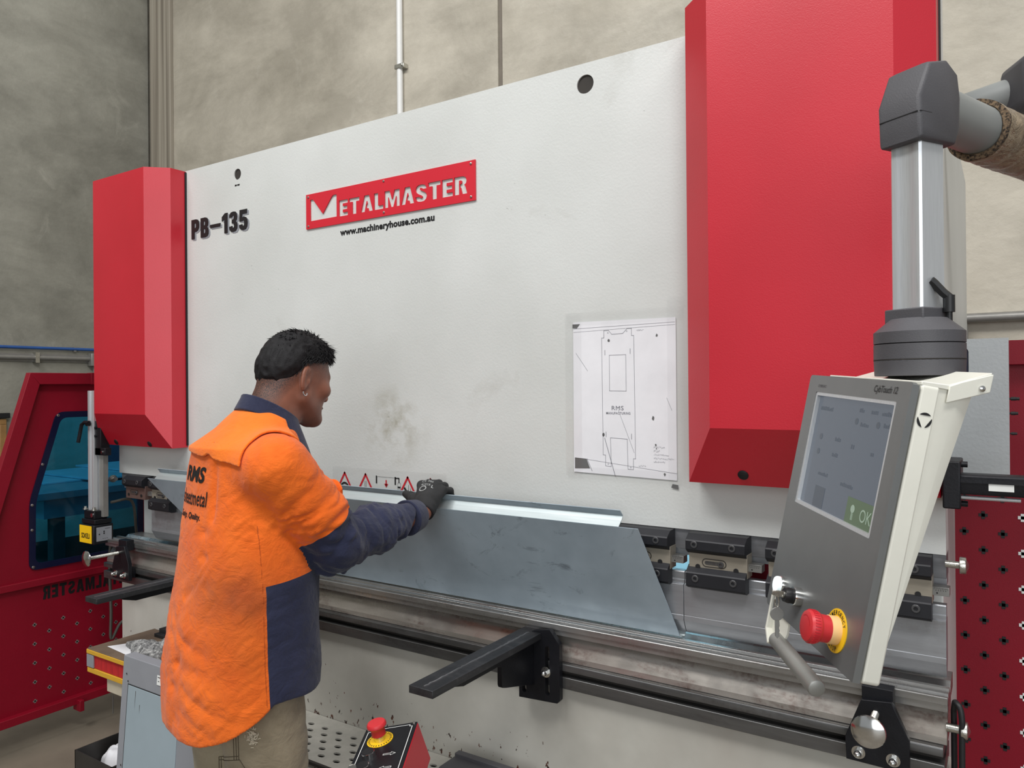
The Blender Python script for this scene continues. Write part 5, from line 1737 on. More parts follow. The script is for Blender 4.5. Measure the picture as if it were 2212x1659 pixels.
# ------------------------------------------------------------------ left foreground furniture
def build_furniture():
    # bench with red sides
    t = thing('packing_table', 'low red timber table with yellow ply edges left of the worker', 'table', (-2.3, 1.42, 0.0))
    x0, x1, y0, y1 = -2.545, -1.98, 1.318, 1.553
    G().box(x0, x1, y0, y1, 0.683, 0.700).build('top', 'ply', t, 0.002)
    G().box(x0 - 0.001, x1, y0 - 0.002, y0 + 0.006, 0.6835, 0.697).build('ply_edge', 'yellowply', t, 0.001)
    for y in (y0 + 0.004, y1 - 0.02):
        G().box(x0, x1, y, y + 0.016, 0.638, 0.683).build('side_board', 'wood', t, 0.002)
    G().box(x0 - 0.002, x0 + 0.004, y0, y1, 0.638, 0.698).build('end_board', 'wood', t, 0.001)
    G().box(x0, x1, y0, y1, 0.622, 0.6375).build('lower_ply', 'yellowply', t, 0.001)
    g = G().box(x0 - 0.002, x0 + 0.038, y0 - 0.001, y0 + 0.004, 0.640, 0.681)
    cr = g.build('corner_plate', 'cabinetgrey', t, 0.001)
    for x in (-2.235, -2.06):
        for y in (y0 + 0.05, y1 - 0.07):
            G().box(x, x + 0.05, y, y + 0.05, 0.0, 0.622).build('leg', 'timber', t, 0.002)
    G().box(x0 + 0.10, -2.05, y0 + 0.01, y0 + 0.05, 0.575, 0.622).build('rail', 'timber', t, 0.002)
    g = G().tube([(x0 + 0.10, y0 + 0.03, 0.555), (x0 + 0.108, y0 + 0.025, 0.50)], 0.0015, 6)
    g.build('nail', 'binsteel', t)
    # things on it
    g = G()
    g.add([(-2.50, 1.36, 0.7008), (-2.33, 1.345, 0.7008), (-2.30, 1.45, 0.7012), (-2.44, 1.47, 0.7010)], [(0, 1, 2, 3)])
    tag(flat(g, 'paper_sheet', 'paper', None), 'white paper sheet under the grey rag on the low table', 'paper')
    g = G()
    n = 18
    vs = []
    r8 = random.Random(4)
    rag_lump('rag', (-2.315, 1.405, 0.702), 0.11, 0.055, 0.030, 'grey mottled rag lying on the low table')
    rag_lump('rag', (-2.245, 1.445, 0.704), 0.075, 0.040, 0.055, 'grey mottled rag bunched up behind the flat one', 11)
    t = thing('rail_offcut', 'dark grey metal rail lying at the back of the low table', 'offcut', (-2.3, 1.55, 0.70))
    G().box(-2.46, -2.10, 1.50, 1.548, 0.7005, 0.7115).build('base', 'armsteel', t, 0.001)
    G().box(-2.46, -2.10, 1.518, 1.548, 0.711, 0.724).build('rib', 'armsteel', t, 0.001)
    g = G()
    g.add([(-2.19, 1.325, 0.7008), (-2.06, 1.322, 0.7008), (-2.055, 1.40, 0.7012), (-2.15, 1.41, 0.7012)], [(0, 1, 2, 3)])
    tag(flat(g, 'paper_sheet', 'orangepaper', None), 'torn orange paper on the low table beside the worker', 'paper')

    # grey cabinet leaning forward, in front of the table
    t = thing('cabinet', 'grey steel cabinet with a pale blue inset panel left of the worker', 'cabinet', (-2.1, 1.29, 0.0))
    yt, yb = 1.275, 1.215
    def face(x, z, d=0.0):
        return (x, yt + (yb - yt) * (0.745 - z) / 0.745 + d, z)
    xa, xb = -2.250, -1.86
    g = G()
    g.add([face(xa, 0.745), face(xb, 0.745), (xb, 1.31, 0.745), (xa, 1.31, 0.745), face(xa, 0), face(xb, 0), (xb, 1.31, 0), (xa, 1.31, 0)],
          [(0, 1, 2, 3), (7, 6, 5, 4), (0, 4, 5, 1), (1, 5, 6, 2), (2, 6, 7, 3), (3, 7, 4, 0)])
    body = g.build('body', 'cabinetgrey', t, 0.002)
    g = G()
    xi, xj = xa + 0.036, xb - 0.10
    g.add([face(xi, 0.665, -0.002), face(xj, 0.665, -0.002), face(xj, 0.02, -0.002), face(xi, 0.02, -0.002),
           face(xi, 0.665, 0.004), face(xj, 0.665, 0.004), face(xj, 0.02, 0.004), face(xi, 0.02, 0.004)],
          [(0, 3, 2, 1), (4, 5, 6, 7), (0, 1, 5, 4), (1, 2, 6, 5), (2, 3, 7, 6), (3, 0, 4, 7)])
    g.build('inset_panel', 'cabinetpanel', t, 0.001)
    g = G()
    g.add([face(xi - 0.003, 0.668, -0.0012), face(xj, 0.668, -0.0012), face(xj, 0.665, -0.0012), face(xi, 0.665, -0.0012), face(xi, 0.02, -0.0012), face(xi - 0.003, 0.02, -0.0012)], [(0, 1, 2, 3), (0, 3, 4, 5)])
    flat(g, 'panel_gap', 'ink', t)
    g = G()
    for (x, z) in ((xa + 0.024, 0.695), (xa + 0.034, 0.675), (xa + 0.026, 0.43), (xi + 0.16, 0.37)):
        disc2(g, (0, 0), 0.0028, face(x, z, -0.0022), X_, Z_, 0.0, 8)
    flat(g, 'bolt_hole', 'ink', t)
    g = G()
    for (x, z0, z1) in ((xi + 0.04, 0.655, 0.60), (xi + 0.065, 0.62, 0.595)):
        g.add([face(x, z0, -0.0024), face(x + 0.003, z0, -0.0024), face(x + 0.002, z1, -0.0024)], [(0, 1, 2)])
    flat(g, 'drip_mark', 'grime', t)
    st = G()
    st.add([face(-2.07, 0.722, -0.002), face(-2.02, 0.722, -0.002), face(-2.02, 0.694, -0.002), face(-2.07, 0.694, -0.002)], [(0, 3, 2, 1)])
    so = flat(st, 'label_sticker', 'letterwhite', t)
    g = G()
    for (xx0, xx1, z) in ((-2.066, -2.05, 0.717), (-2.064, -2.058, 0.706), (-2.050, -2.04, 0.698)):
        g.add([face(xx0, z, -0.0026), face(xx1, z, -0.0026), face(xx1, z - 0.002, -0.0026), face(xx0, z - 0.002, -0.0026)], [(0, 3, 2, 1)])
    flat(g, 'sticker_print', 'ink', so)

    # scrap bin
    t = thing('scrap_bin', 'dark open steel bin on the floor at the bottom left', 'bin', (-2.55, 1.42, 0.0))
    bx0, bx1, by0, by1, zt, th = -2.722, -2.49, 1.365, 1.552, 0.30, 0.004
    G().box(bx0, bx1, by0, by0 + th, 0.01, zt).build('side', 'binsteel', t)
    G().box(bx0, bx1, by1 - th, by1, 0.01, zt).build('side', 'binsteel', t)
    G().box(bx0, bx0 + th, by0, by1, 0.01, zt).build('side', 'binsteel', t)
    G().box(bx1 - th, bx1, by0, by1, 0.01, zt).build('side', 'binsteel', t)
    G().box(bx0, bx1, by0, by1, 0.0, 0.012).build('base', 'binsteel', t)
    rag_lump('crumpled_paper', (-2.60, 1.46, 0.215), 0.085, 0.06, 0.085, 'crumpled white paper in the dark steel bin', 21, 'paper', 'paper')


def rag_lump(name, c, a, b, h, label, seed=5, mat='rag', cat='rag'):
    r = np.random.default_rng(seed)
    nu, nv = 40, 14
    ph = r.random(8) * 6
    vs, fs = [], []
    for j in range(nv + 1):
        v = j / nv
        for i in range(nu):
            u = 2 * PI * i / nu
            rr_ = math.sin(v * PI / 2) * (1 + 0.16 * math.sin(3 * u + ph[0]) + 0.10 * math.sin(5 * u + ph[1]) + 0.05 * math.sin(11 * u + ph[2]))
            z = h * (math.cos(v * PI / 2) ** 0.8) * (1 + 0.30 * math.sin(4 * u + 5 * v + ph[3]) * v + 0.22 * math.sin(7 * u - 4 * v + ph[4]) * v)
            vs.append((c[0] + a * rr_ * math.cos(u), c[1] + b * rr_ * math.sin(u), c[2] + max(z, 0.0)))
    for j in range(nv):
        for i in range(nu):
            k = (i + 1) % nu
            fs.append((j * nu + i, (j + 1) * nu + i, (j + 1) * nu + k, j * nu + k))
    fs.append(tuple(nv * nu + i for i in range(nu)))
    g = G().add(vs, fs)
    return tag(g.build(name, mat, None, 0, 0, 60), label, cat)


build_furniture()


# ------------------------------------------------------------------ foot control pedestal
def build_pedestal():
    t = thing('control_box', 'red control box with black sloping top and red stop button, bottom centre', 'control box', (-1.14, 1.2, 0.0))
    # sloping top plane through measured corners
    A = Vector((-1.118, 1.310, 0.795))   # far right
    B = Vector((-1.225, 1.252, 0.772))   # far left
    D = Vector((-1.085, 1.115, 0.760))   # near right
    U = (A - B).normalized()
    Vv = (A - D)
    Vv = (Vv - U * Vv.dot(U)).normalized()
    N = U.cross(Vv).normalized()
    wd, ln = 0.122, 0.33
    P = lambda u, v, q=0.0: A + U * (u - wd) + Vv * (v - ln) + N * q       # u 0..wd, v 0..ln (ln = far edge)
    g = G()
    top = [P(0, 0), P(wd, 0), P(wd, ln), P(0, ln)]
    bot = [Vector((p.x, p.y, 0.0)) + Vector((0, 0, 0.62)) for p in top]
    far = (P(wd, ln) - P(wd, 0))
    bot = [top[0] - Z_ * 0.14, top[1] - Z_ * 0.14, top[2] - Z_ * 0.085 + Vector((0.02, 0.02, 0)), top[3] - Z_ * 0.085 + Vector((0.02, 0.02, 0))]
    g.add(top + bot, [(0, 1, 2, 3), (7, 6, 5, 4), (0, 4, 5, 1), (1, 5, 6, 2), (2, 6, 7, 3), (3, 7, 4, 0)])
    g.build('body', 'signred', t, 0.003)
    g = G()
    g.prism([(0.001, 0.001), (wd - 0.001, 0.001), (wd - 0.001, ln - 0.001), (0.001, ln - 0.001)], lambda u, v, a: P(u, v, a), 0.0, 0.002)
    tp = g.build('face_plate', 'black', t, 0.0006)
    g = G()
    k = 0.010
    q = 0.006
    tri_strip_line(g, [(k, 0.01), (k, ln - k - q), (k + q, ln - k - q), (k + q, ln - k), (wd - k - q, ln - k), (wd - k - q, ln - k - q), (wd - k, ln - k - q), (wd - k, 0.01)], 0.0016, P(0, 0, 0.002), U, Vv, 0.0006)
    # arrows
    def arrow(cx, cy, s):
        pts = [(cx - 0.013 * s, cy - 0.0022), (cx + 0.004 * s, cy - 0.0022), (cx + 0.004 * s, cy - 0.0055), (cx + 0.014 * s, cy), (cx + 0.004 * s, cy + 0.0055), (cx + 0.004 * s, cy + 0.0022), (cx - 0.013 * s, cy + 0.0022), (cx - 0.013 * s, cy - 0.0022)]
        tri_strip_line(g, pts, 0.0011, P(0, 0, 0.002), U, Vv, 0.0006)
    arrow(0.080, 0.218, 1)
    arrow(0.082, 0.170, -1)
    flat(g, 'face_print', 'letterwhite', tp)
    lettering('face_letter', 'R', 'letterwhite', tp, P(0.075, 0.118, 0.002), U, Vv, 0.013, 0.017, -0.02, 0, 1, 0.0006)
    es = P(0.046, 0.278, 0.002)
    er_ = G().rev(es, N, [(0, 0.029), (0.001, 0.029), (0.001, 0)], 36).build('emergency_ring', 'yellow', t)
    g = G()
    for i in range(26):
        a = 2 * PI * i / 26
        rad = U * math.cos(a) + Vv * math.sin(a)
        tn = N.cross(rad)
        g.add([es + N * 0.0015 + rad * r_ + tn * s_ for r_, s_ in ((0.0225, -0.001), (0.0265, -0.001), (0.0265, 0.001), (0.0225, 0.001))], [(0, 1, 2, 3)])
    flat(g, 'ring_print', 'ink', er_)
    G().rev(es, N, [(0, 0.0125), (0.018, 0.0125)], 24).build('button_stem', 'chrome', er_)
    G().rev(es + N * 0.013, N, [(0, 0.0155), (0.014, 0.0155), (0.017, 0.0175), (0.021, 0.0215), (0.025, 0.0215), (0.0285, 0.019), (0.029, 0.014), (0.029, 0)], 32).build('button_head', 'estopred', er_)
    for v in (0.222, 0.175):
        b_ = G().rev(P(0.035, v, 0.002), N, [(0, 0.0145), (0.010, 0.0140), (0.0105, 0.0125), (0.0105, 0)], 26).build('button_bezel', 'chrome', t)
        G().rev(P(0.035, v, 0.0125), N, [(0, 0.0124), (0.001, 0.0124), (0.0012, 0)], 26).build('button_cap', 'blackplastic', b_)
    ksw = G().rev(P(0.033, 0.125, 0.002), N, [(0, 0.0148), (0.009, 0.0144), (0.0095, 0.012), (0.018, 0.0115), (0.018, 0)], 26).build('key_switch', 'chrome', t)
    kc = P(0.033, 0.125, 0.024)
    G().prism([(-0.006, 0), (0.006, 0), (0.0095, 0.008), (0.0085, 0.018), (0.004, 0.023), (-0.004, 0.023), (-0.0085, 0.018), (-0.0095, 0.008)], lambda u, v, a: kc + (U * 0.95 + Vv * 0.3).normalized() * u + N * v + Vv * a, -0.0012, 0.0012).build('switch_key', 'zinc', ksw, 0.0004)
    for (u, v) in ((0.004, ln - 0.006), (wd - 0.012, ln - 0.006)):
        G().rev(P(u + 0.004, v, 0.002), N, [(0, 0.0035), (0.003, 0.003), (0.004, 0)], 10).build('screw', 'zinc', t)
    c = (P(0, 0) + P(wd, 0) + P(wd, ln) + P(0, ln)) / 4
    G().cyl((c.x, c.y, 0.02), (c.x, c.y, c.z - 0.08), 0.025, 20).build('post', 'binsteel', t)
    G().box(c.x - 0.14, c.x + 0.14, c.y - 0.14, c.y + 0.14, 0.0, 0.02).build('base', 'binsteel', t, 0.003)

    t = thing('foot_pedal', 'grey foot pedal cover on the tread plate at the bottom', 'foot pedal', (-1.22, 1.70, 0.436))
    G().px([(1.60, 0.436), (1.60, 0.475), (1.655, 0.492), (1.735, 0.492), (1.742, 0.488), (1.742, 0.436)], -1.335, -1.08).build('cover', 'darkgrey', t, 0.002)
    G().box(-1.335, -1.08, 1.722, 1.744, 0.488, 0.501).build('rim', 'darkgrey', t, 0.002)


build_pedestal()


# ================================================================== the worker
def smin(a, b, k):
    h = np.maximum(k - np.abs(a - b), 0.0) / k
    return np.minimum(a, b) - h * h * k * 0.25


def smax(a, b, k):
    return -smin(-a, -b, k)


def cap(p, a, b, ra, rb):
    a = np.asarray(a, np.float32)
    b = np.asarray(b, np.float32)
    ab = b - a
    t = np.clip(((p - a) @ ab) / float(ab @ ab), 0, 1)
    q = p - a - t[:, None] * ab
    return np.sqrt((q * q).sum(1)) - (ra + (rb - ra) * t)


def chain(p, pts, rs, k=0.02):
    d = None
    for (a, b, ra, rb) in zip(pts[:-1], pts[1:], rs[:-1], rs[1:]):
        e = cap(p, a, b, ra, rb)
        d = e if d is None else smin(d, e, k)
    return d


def ell(p, c, r):
    q = p - np.asarray(c, np.float32)
    r = np.asarray(r, np.float32)
    k0 = np.sqrt(((q / r) ** 2).sum(1)) + 1e-9
    k1 = np.sqrt(((q / (r * r)) ** 2).sum(1)) + 1e-9
    return k0 * (k0 - 1) / k1


_tab = np.random.default_rng(11).random((32, 32, 32)).astype(np.float32)


def vnoise(p, s=1.0, off=0.0):
    q = p * s + off + 100.0
    i = np.floor(q).astype(np.int64)
    f = (q - i).astype(np.float32)
    f = f * f * (3 - 2 * f)
    i0 = i & 31
    i1 = (i + 1) & 31
    x0, y0, z0 = i0.T
    x1, y1, z1 = i1.T
    fx, fy, fz = f.T
    c00 = _tab[x0, y0, z0] * (1 - fx) + _tab[x1, y0, z0] * fx
    c10 = _tab[x0, y1, z0] * (1 - fx) + _tab[x1, y1, z0] * fx
    c01 = _tab[x0, y0, z1] * (1 - fx) + _tab[x1, y0, z1] * fx
    c11 = _tab[x0, y1, z1] * (1 - fx) + _tab[x1, y1, z1] * fx
    c0 = c00 * (1 - fy) + c10 * fy
    c1 = c01 * (1 - fy) + c11 * fy
    return (c0 * (1 - fz) + c1 * fz) * 2 - 1


def sdf_mesh(fn, lo, hi, h, B=8, slack=1.25):
    """surface nets on the blocks near the surface only"""
    lo = np.asarray(lo, float)
    nb = np.ceil((np.asarray(hi, float) - lo) / (h * B)).astype(int)
    bi = np.stack(np.meshgrid(*[np.arange(k) for k in nb], indexing='ij'), -1).reshape(-1, 3)
    cen = lo + (bi + 0.5) * B * h
    d = fn(cen.astype(np.float32))
    bi = bi[np.abs(d) < B * h * 0.87 * slack + 0.012]
    N = nb * B + 2
    loc = np.stack(np.meshgrid(*[np.arange(B + 1)] * 3, indexing='ij'), -1)
    cid = lambda c: (c[..., 0] * N[1] + c[..., 1]) * N[2] + c[..., 2]
    keys, verts, quads = [], [], []
    edges = [((0, 0, 0), (1, 0, 0)), ((0, 1, 0), (1, 1, 0)), ((0, 0, 1), (1, 0, 1)), ((0, 1, 1), (1, 1, 1)),
             ((0, 0, 0), (0, 1, 0)), ((1, 0, 0), (1, 1, 0)), ((0, 0, 1), (0, 1, 1)), ((1, 0, 1), (1, 1, 1)),
             ((0, 0, 0), (0, 0, 1)), ((1, 0, 0), (1, 0, 1)), ((0, 1, 0), (0, 1, 1)), ((1, 1, 0), (1, 1, 1))]
    for s in range(0, len(bi), 400):
        b = bi[s:s + 400]
        g = b[:, None, None, None, :] * B + loc[None]
        p = (lo + g.reshape(-1, 3) * h).astype(np.float32)
        v = fn(p).reshape(len(b), B + 1, B + 1, B + 1)
        sg = v < 0
        acc = np.zeros((len(b), B, B, B, 3), np.float32)
        cnt = np.zeros((len(b), B, B, B), np.float32)
        for (a, c) in edges:
            sl = lambda o: (slice(None),) + tuple(slice(k, k + B) for k in o)
            va, vc = v[sl(a)], v[sl(c)]
            x = (va < 0) != (vc < 0)
            t = np.where(x, va / np.where(x, va - vc, 1), 0)
            for ax in range(3):
                acc[..., ax] += np.where(x, a[ax] + (c[ax] - a[ax]) * t, 0)
            cnt += x
        mk = cnt > 0
        cells = g[:, :B, :B, :B][mk]
        verts.append(lo + (cells + acc[mk] / cnt[mk][:, None]) * h)
        keys.append(cid(cells))
        for ax in range(3):
            o = [0, 0, 0]
            o[ax] = 1
            s0 = sg[:, :B, :B, :B]
            s1 = sg[(slice(None),) + tuple(slice(k, k + B) for k in o)]
            x = s0 != s1
            gp = g[:, :B, :B, :B][x]
            ins = s0[x]
            u, w_ = [(1, 2), (2, 0), (0, 1)][ax]
            du, dw = np.zeros(3, int), np.zeros(3, int)
            du[u] = 1
            dw[w_] = 1
            q = np.stack([cid(gp - du - dw), cid(gp - dw), cid(gp), cid(gp - du)], 1)
            q[~ins] = q[~ins][:, ::-1]
            quads.append(q)
    keys = np.concatenate(keys)
    verts = np.concatenate(verts)
    quads = np.concatenate(quads)
    o = np.argsort(keys)
    keys, verts = keys[o], verts[o]
    idx = np.searchsorted(keys, quads)
    idx = np.minimum(idx, len(keys) - 1)
    ok = (keys[idx] == quads).all(1)
    return verts, idx[ok]


def np_mesh(name, verts, quads, mat, parent, attrs=None, smooth=180):
    me = bpy.data.meshes.new(name)
    me.vertices.add(len(verts))
    me.vertices.foreach_set('co', np.asarray(verts, np.float32).ravel())
    me.loops.add(quads.size)
    me.loops.foreach_set('vertex_index', quads.astype(np.int32).ravel())
    me.polygons.add(len(quads))
    me.polygons.foreach_set('loop_start', (np.arange(len(quads)) * 4).astype(np.int32))
    me.update(calc_edges=True)
    me.validate()
    for k, a in (attrs or {}).items():
        at = me.attributes.new(k, 'FLOAT', 'POINT')
        at.data.foreach_set('value', np.asarray(a, np.float32))
    return link(name, me, mat, parent, 0, 0, smooth)


AZ = math.radians(10)
WF, WR = np.array([math.sin(AZ), math.cos(AZ), 0]), np.array([math.cos(AZ), -math.sin(AZ), 0])
P0 = np.array([-1.585, 1.20, 0.0])


def W(r, f, z):
    return P0 + r * WR + f * WF + np.array([0, 0, z])


def rfz(p):
    q = p - P0.astype(np.float32)
    return q @ WR.astype(np.float32), q @ WF.astype(np.float32), p[:, 2]


# head frame: looks at the sheet, a little down
HC = np.array([-1.570, 1.349, 1.573])
HA, HP = math.radians(2), math.radians(12)
HF0 = np.array([math.sin(HA), math.cos(HA), 0])
HR = np.array([math.cos(HA), -math.sin(HA), 0])
HF = HF0 * math.cos(HP) - np.array([0, 0, 1]) * math.sin(HP)
HU = np.cross(HR, HF)
HM = np.stack([HR, HF, HU], 1).astype(np.float32)     # columns


def hl(p):
    return (p - HC.astype(np.float32)) @ HM


def hw(x, y, z):
    return HC + HR * x + HF * y + HU * z


SR, ER, WRR = W(0.176, -0.002, 1.364), np.array([-1.374, 1.308, 1.174]), np.array([-1.394, 1.655, 1.192])
SL, EL, WRL = W(-0.150, 0.055, 1.345), np.array([-1.86, 1.385, 1.13]), np.array([-2.035, 1.650, 1.192])

# hands: knuckle, middle joint, end joint, tip for each finger
def hand_pts(right):
    if right:
        K = [(-1.462, 1.737, 1.258), (-1.440, 1.746, 1.262), (-1.418, 1.752, 1.256), (-1.398, 1.756, 1.244)]
        th = [(-1.425, 1.685, 1.205), (-1.470, 1.712, 1.217), (-1.502, 1.734, 1.222), (-1.526, 1.741, 1.226)]
        wr = WRR + np.array([-0.004, 0.012, 0.004])
    else:
        K = [(-1.985, 1.737, 1.258), (-2.007, 1.746, 1.262), (-2.029, 1.752, 1.256), (-2.049, 1.756, 1.244)]
        th = [(-2.022, 1.685, 1.205), (-1.980, 1.712, 1.217), (-1.950, 1.734, 1.222), (-1.930, 1.741, 1.226)]
        wr = WRL + np.array([0.004, 0.012, 0.004])
    ln = [1.0, 1.08, 1.0, 0.85]
    fing = []
    for k, l in zip(K, ln):
        k = np.array(k)
        fing.append([k, np.array([k[0], 1.792, k[2] - 0.004]), np.array([k[0], 1.799, k[2] - 0.004 - 0.026 * l]), np.array([k[0], 1.796, k[2] - 0.004 - 0.048 * l])])
    return wr, fing, [np.array(q) for q in th]


def hand_sdf(p, right, fat=0.0):
    wr, fing, th = hand_pts(right)
    d = None
    for i, f in enumerate(fing):
        base = wr + (f[0] - wr) * 0.2
        pm = cap(p, base, f[0], 0.0205 + fat, 0.0125 + fat)
        d = pm if d is None else smin(d, pm, 0.016)
    pc = np.mean([f[0] for f in fing], 0)
    d = smin(d, cap(p, wr, wr + (pc - wr) * 0.45 + np.array([0, 0.006, -0.012]), 0.0255 + fat, 0.022 + fat), 0.015)
    for i, f in enumerate(fing):
        r = [0.0098, 0.0102, 0.0098, 0.0088][i] + fat
        fd = chain(p, f, [r + 0.0015, r, r * 0.94, r * 0.86], 0.006)
        d = smin(d, fd, 0.006)
    d = smin(d, chain(p, th, [0.0185 + fat, 0.0145 + fat, 0.0122 + fat, 0.0108 + fat], 0.010), 0.014)
    return d


def head_sdf(q):
    """q in head coordinates (right, forward, up)"""
    ax = np.abs(q[:, 0])
    m_ = q.copy()
    m_[:, 0] = ax
    d = ell(m_, (0, 0.004, 0.034), (0.0745, 0.089, 0.080))
    d = smin(d, ell(m_, (0, -0.030, 0.005), (0.060, 0.058, 0.066)), 0.03)
    d = smin(d, ell(m_, (0, 0.038, -0.030), (0.056, 0.060, 0.078)), 0.03)
    d = smin(d, cap(m_, (0.054, -0.002, -0.050), (0.018, 0.078, -0.094), 0.020, 0.016), 0.028)
    d = smin(d, ell(m_, (0, 0.078, -0.095), (0.024, 0.018, 0.017)), 0.018)
    d = smin(d, cap(m_, (0, 0.090, 0.020), (0.036, 0.076, 0.020), 0.011, 0.010), 0.016)
    d = smin(d, ell(m_, (0.044, 0.064, -0.018), (0.022, 0.022, 0.018)), 0.022)
    d = smax(d, -ell(m_, (0.031, 0.104, 0.002), (0.015, 0.017, 0.011)), 0.012)
    d = smin(d, ell(m_, (0.031, 0.080, 0.001), (0.0135, 0.0125, 0.010)), 0.006)
    d = smin(d, chain(m_, [np.array(v) for v in ((0, 0.091, 0.012), (0, 0.105, -0.012), (0, 0.113, -0.030))], [0.008, 0.0085, 0.0105], 0.01), 0.010)
    d = smin(d, ell(m_, (0.011, 0.103, -0.034), (0.008, 0.011, 0.0075)), 0.006)
    d = smin(d, ell(m_, (0, 0.092, -0.060), (0.023, 0.012, 0.0065)), 0.006)
    d = smin(d, ell(m_, (0, 0.090, -0.072), (0.020, 0.012, 0.0068)), 0.006)
    # ears
    e = m_ - np.array((0.076, -0.022, -0.004), np.float32)
    ca, sa = math.cos(0.42), math.sin(0.42)
    ex = e[:, 0] * ca + e[:, 1] * sa
    ey = -e[:, 0] * sa + e[:, 1] * ca
    ez = e[:, 2]
    ce, se = math.cos(0.16), math.sin(0.16)
    ey2 = ey * ce - ez * se
    ez2 = ey * se + ez * ce
    ee = np.stack([ex, ey2, ez2], 1)
    taper = np.stack([ex, ey2 / np.clip(1 + ez2 * 7, 0.55, 1.3), ez2], 1)
    ear = ell(taper, (0, 0, 0), (0.0085, 0.0195, 0.0335))
    ear = smax(ear, -ell(taper, (0.0085, 0.002, 0.004), (0.0075, 0.0125, 0.0235)), 0.004)
    ear = smin(ear, ell(ee, (0.003, 0.0135, -0.004), (0.005, 0.005, 0.007)), 0.004)
    d = smin(d, ear, 0.007)
    return d


def body_sdf(p):
    q = hl(p)
    d = head_sdf(q)
    d = smin(d, cap(p, W(0.0, 0.045, 1.40), hw(0, -0.038, -0.035), 0.066, 0.057), 0.022)
    d = smin(d, cap(p, W(0.0, 0.075, 1.42), hw(0, -0.005, -0.060), 0.050, 0.045), 0.02)
    r, f, z = rfz(p)
    tor = ell(p, W(0, 0.035, 1.25), (0.16, 0.105, 0.20))
    tor = smin(tor, ell(p, W(0, 0.01, 0.98), (0.145, 0.105, 0.20)), 0.08)
    d = smin(d, tor, 0.03)
    for s, e, w_, rt_ in ((SR, ER, WRR, True), (SL, EL, WRL, False)):
        a = chain(p, [s, e, e + (w_ - e) * 0.3, w_], [0.052, 0.040, 0.040, 0.0265], 0.02)
        d = smin(d, a, 0.03)
        d = smin(d, hand_sdf(p, rt_, -0.0022), 0.01)
    for s in (-1, 1):
        lg = chain(p, [W(s * 0.085, 0.0, 0.86), W(s * 0.10, 0.03, 0.48), W(s * 0.105, -0.01, 0.10)], [0.082, 0.055, 0.040], 0.03)
        d = smin(d, lg, 0.04)
        d = smin(d, cap(p, W(s * 0.105, -0.01, 0.07), W(s * 0.115, 0.14, 0.045), 0.040, 0.030), 0.02)
    return d


ZT = np.array([0.55, 0.80, 1.00, 1.15, 1.27, 1.35, 1.41, 1.455, 1.50])
AT = np.array([0.222, 0.220, 0.208, 0.194, 0.186, 0.176, 0.142, 0.088, 0.066])
BT = np.array([0.176, 0.173, 0.160, 0.147, 0.136, 0.123, 0.114, 0.088, 0.066])
FT = np.array([-0.006, -0.004, 0.002, 0.010, 0.018, 0.015, 0.012, 0.048, 0.076])


def torso_d(p, grow_=0.0):
    r, f, z = rfz(p)
    a = np.interp(z, ZT, AT) + grow_
    b = np.interp(z, ZT, BT) + grow_
    fc = np.interp(z, ZT, FT)
    x, y = r / a, (f - fc) / b
    e = 2.3
    k0 = (np.abs(x) ** e + np.abs(y) ** e) ** (1 / e) + 1e-9
    g = np.sqrt((x / a) ** 2 + (y / b) ** 2) + 1e-9
    return (k0 * (k0 - 1) / g).astype(np.float32)


def sleeve_d(p, s, e, w_):
    end = e + (w_ - e) * 0.93
    dr = (end - e)
    d = chain(p, [s, s + (e - s) * 0.55, e + np.array([0, 0, -0.006]), e + dr * 0.45, end], [0.078, 0.079, 0.071, 0.061, 0.0425], 0.03)
    # open cuff: flat end
    t = ((p - end.astype(np.float32)) @ (dr / np.linalg.norm(dr)).astype(np.float32))
    return smax(d, t, 0.008)


def ridged(q, s, o):
    return 1 - 2 * np.abs(vnoise(q.astype(np.float32), s, o))


FOLD_LINES = [
    ((-1.613, 1.05, 0.913), (-1.537, 1.099, 0.985), -0.010, 0.016),
    ((-1.51, 1.117, 0.952), (-1.454, 1.154, 1.011), -0.011, 0.018),
    ((-1.576, 1.074, 0.939), (-1.504, 1.121, 0.992), 0.008, 0.016),
    ((-1.527, 1.106, 0.912), (-1.483, 1.135, 0.945), -0.008, 0.014),
    ((-1.445, 1.159, 1.242), (-1.54, 1.097, 1.162), -0.009, 0.014),
    ((-1.442, 1.16, 1.215), (-1.514, 1.114, 1.097), -0.009, 0.015),
    ((-1.538, 1.097, 1.377), (-1.532, 1.102, 1.248), -0.008, 0.009),
    ((-1.604, 1.055, 1.066), (-1.541, 1.097, 1.119), -0.006, 0.014),
    ((-1.624, 1.043, 0.862), (-1.543, 1.096, 0.839), -0.006, 0.014),
    ((-1.588, 1.066, 0.791), (-1.498, 1.126, 0.86), -0.007, 0.014),
    ((-1.496, 1.126, 1.054), (-1.446, 1.159, 1.129), -0.008, 0.014),
    ((-1.558, 1.085, 1.216), (-1.459, 1.15, 1.199), -0.006, 0.014),
]


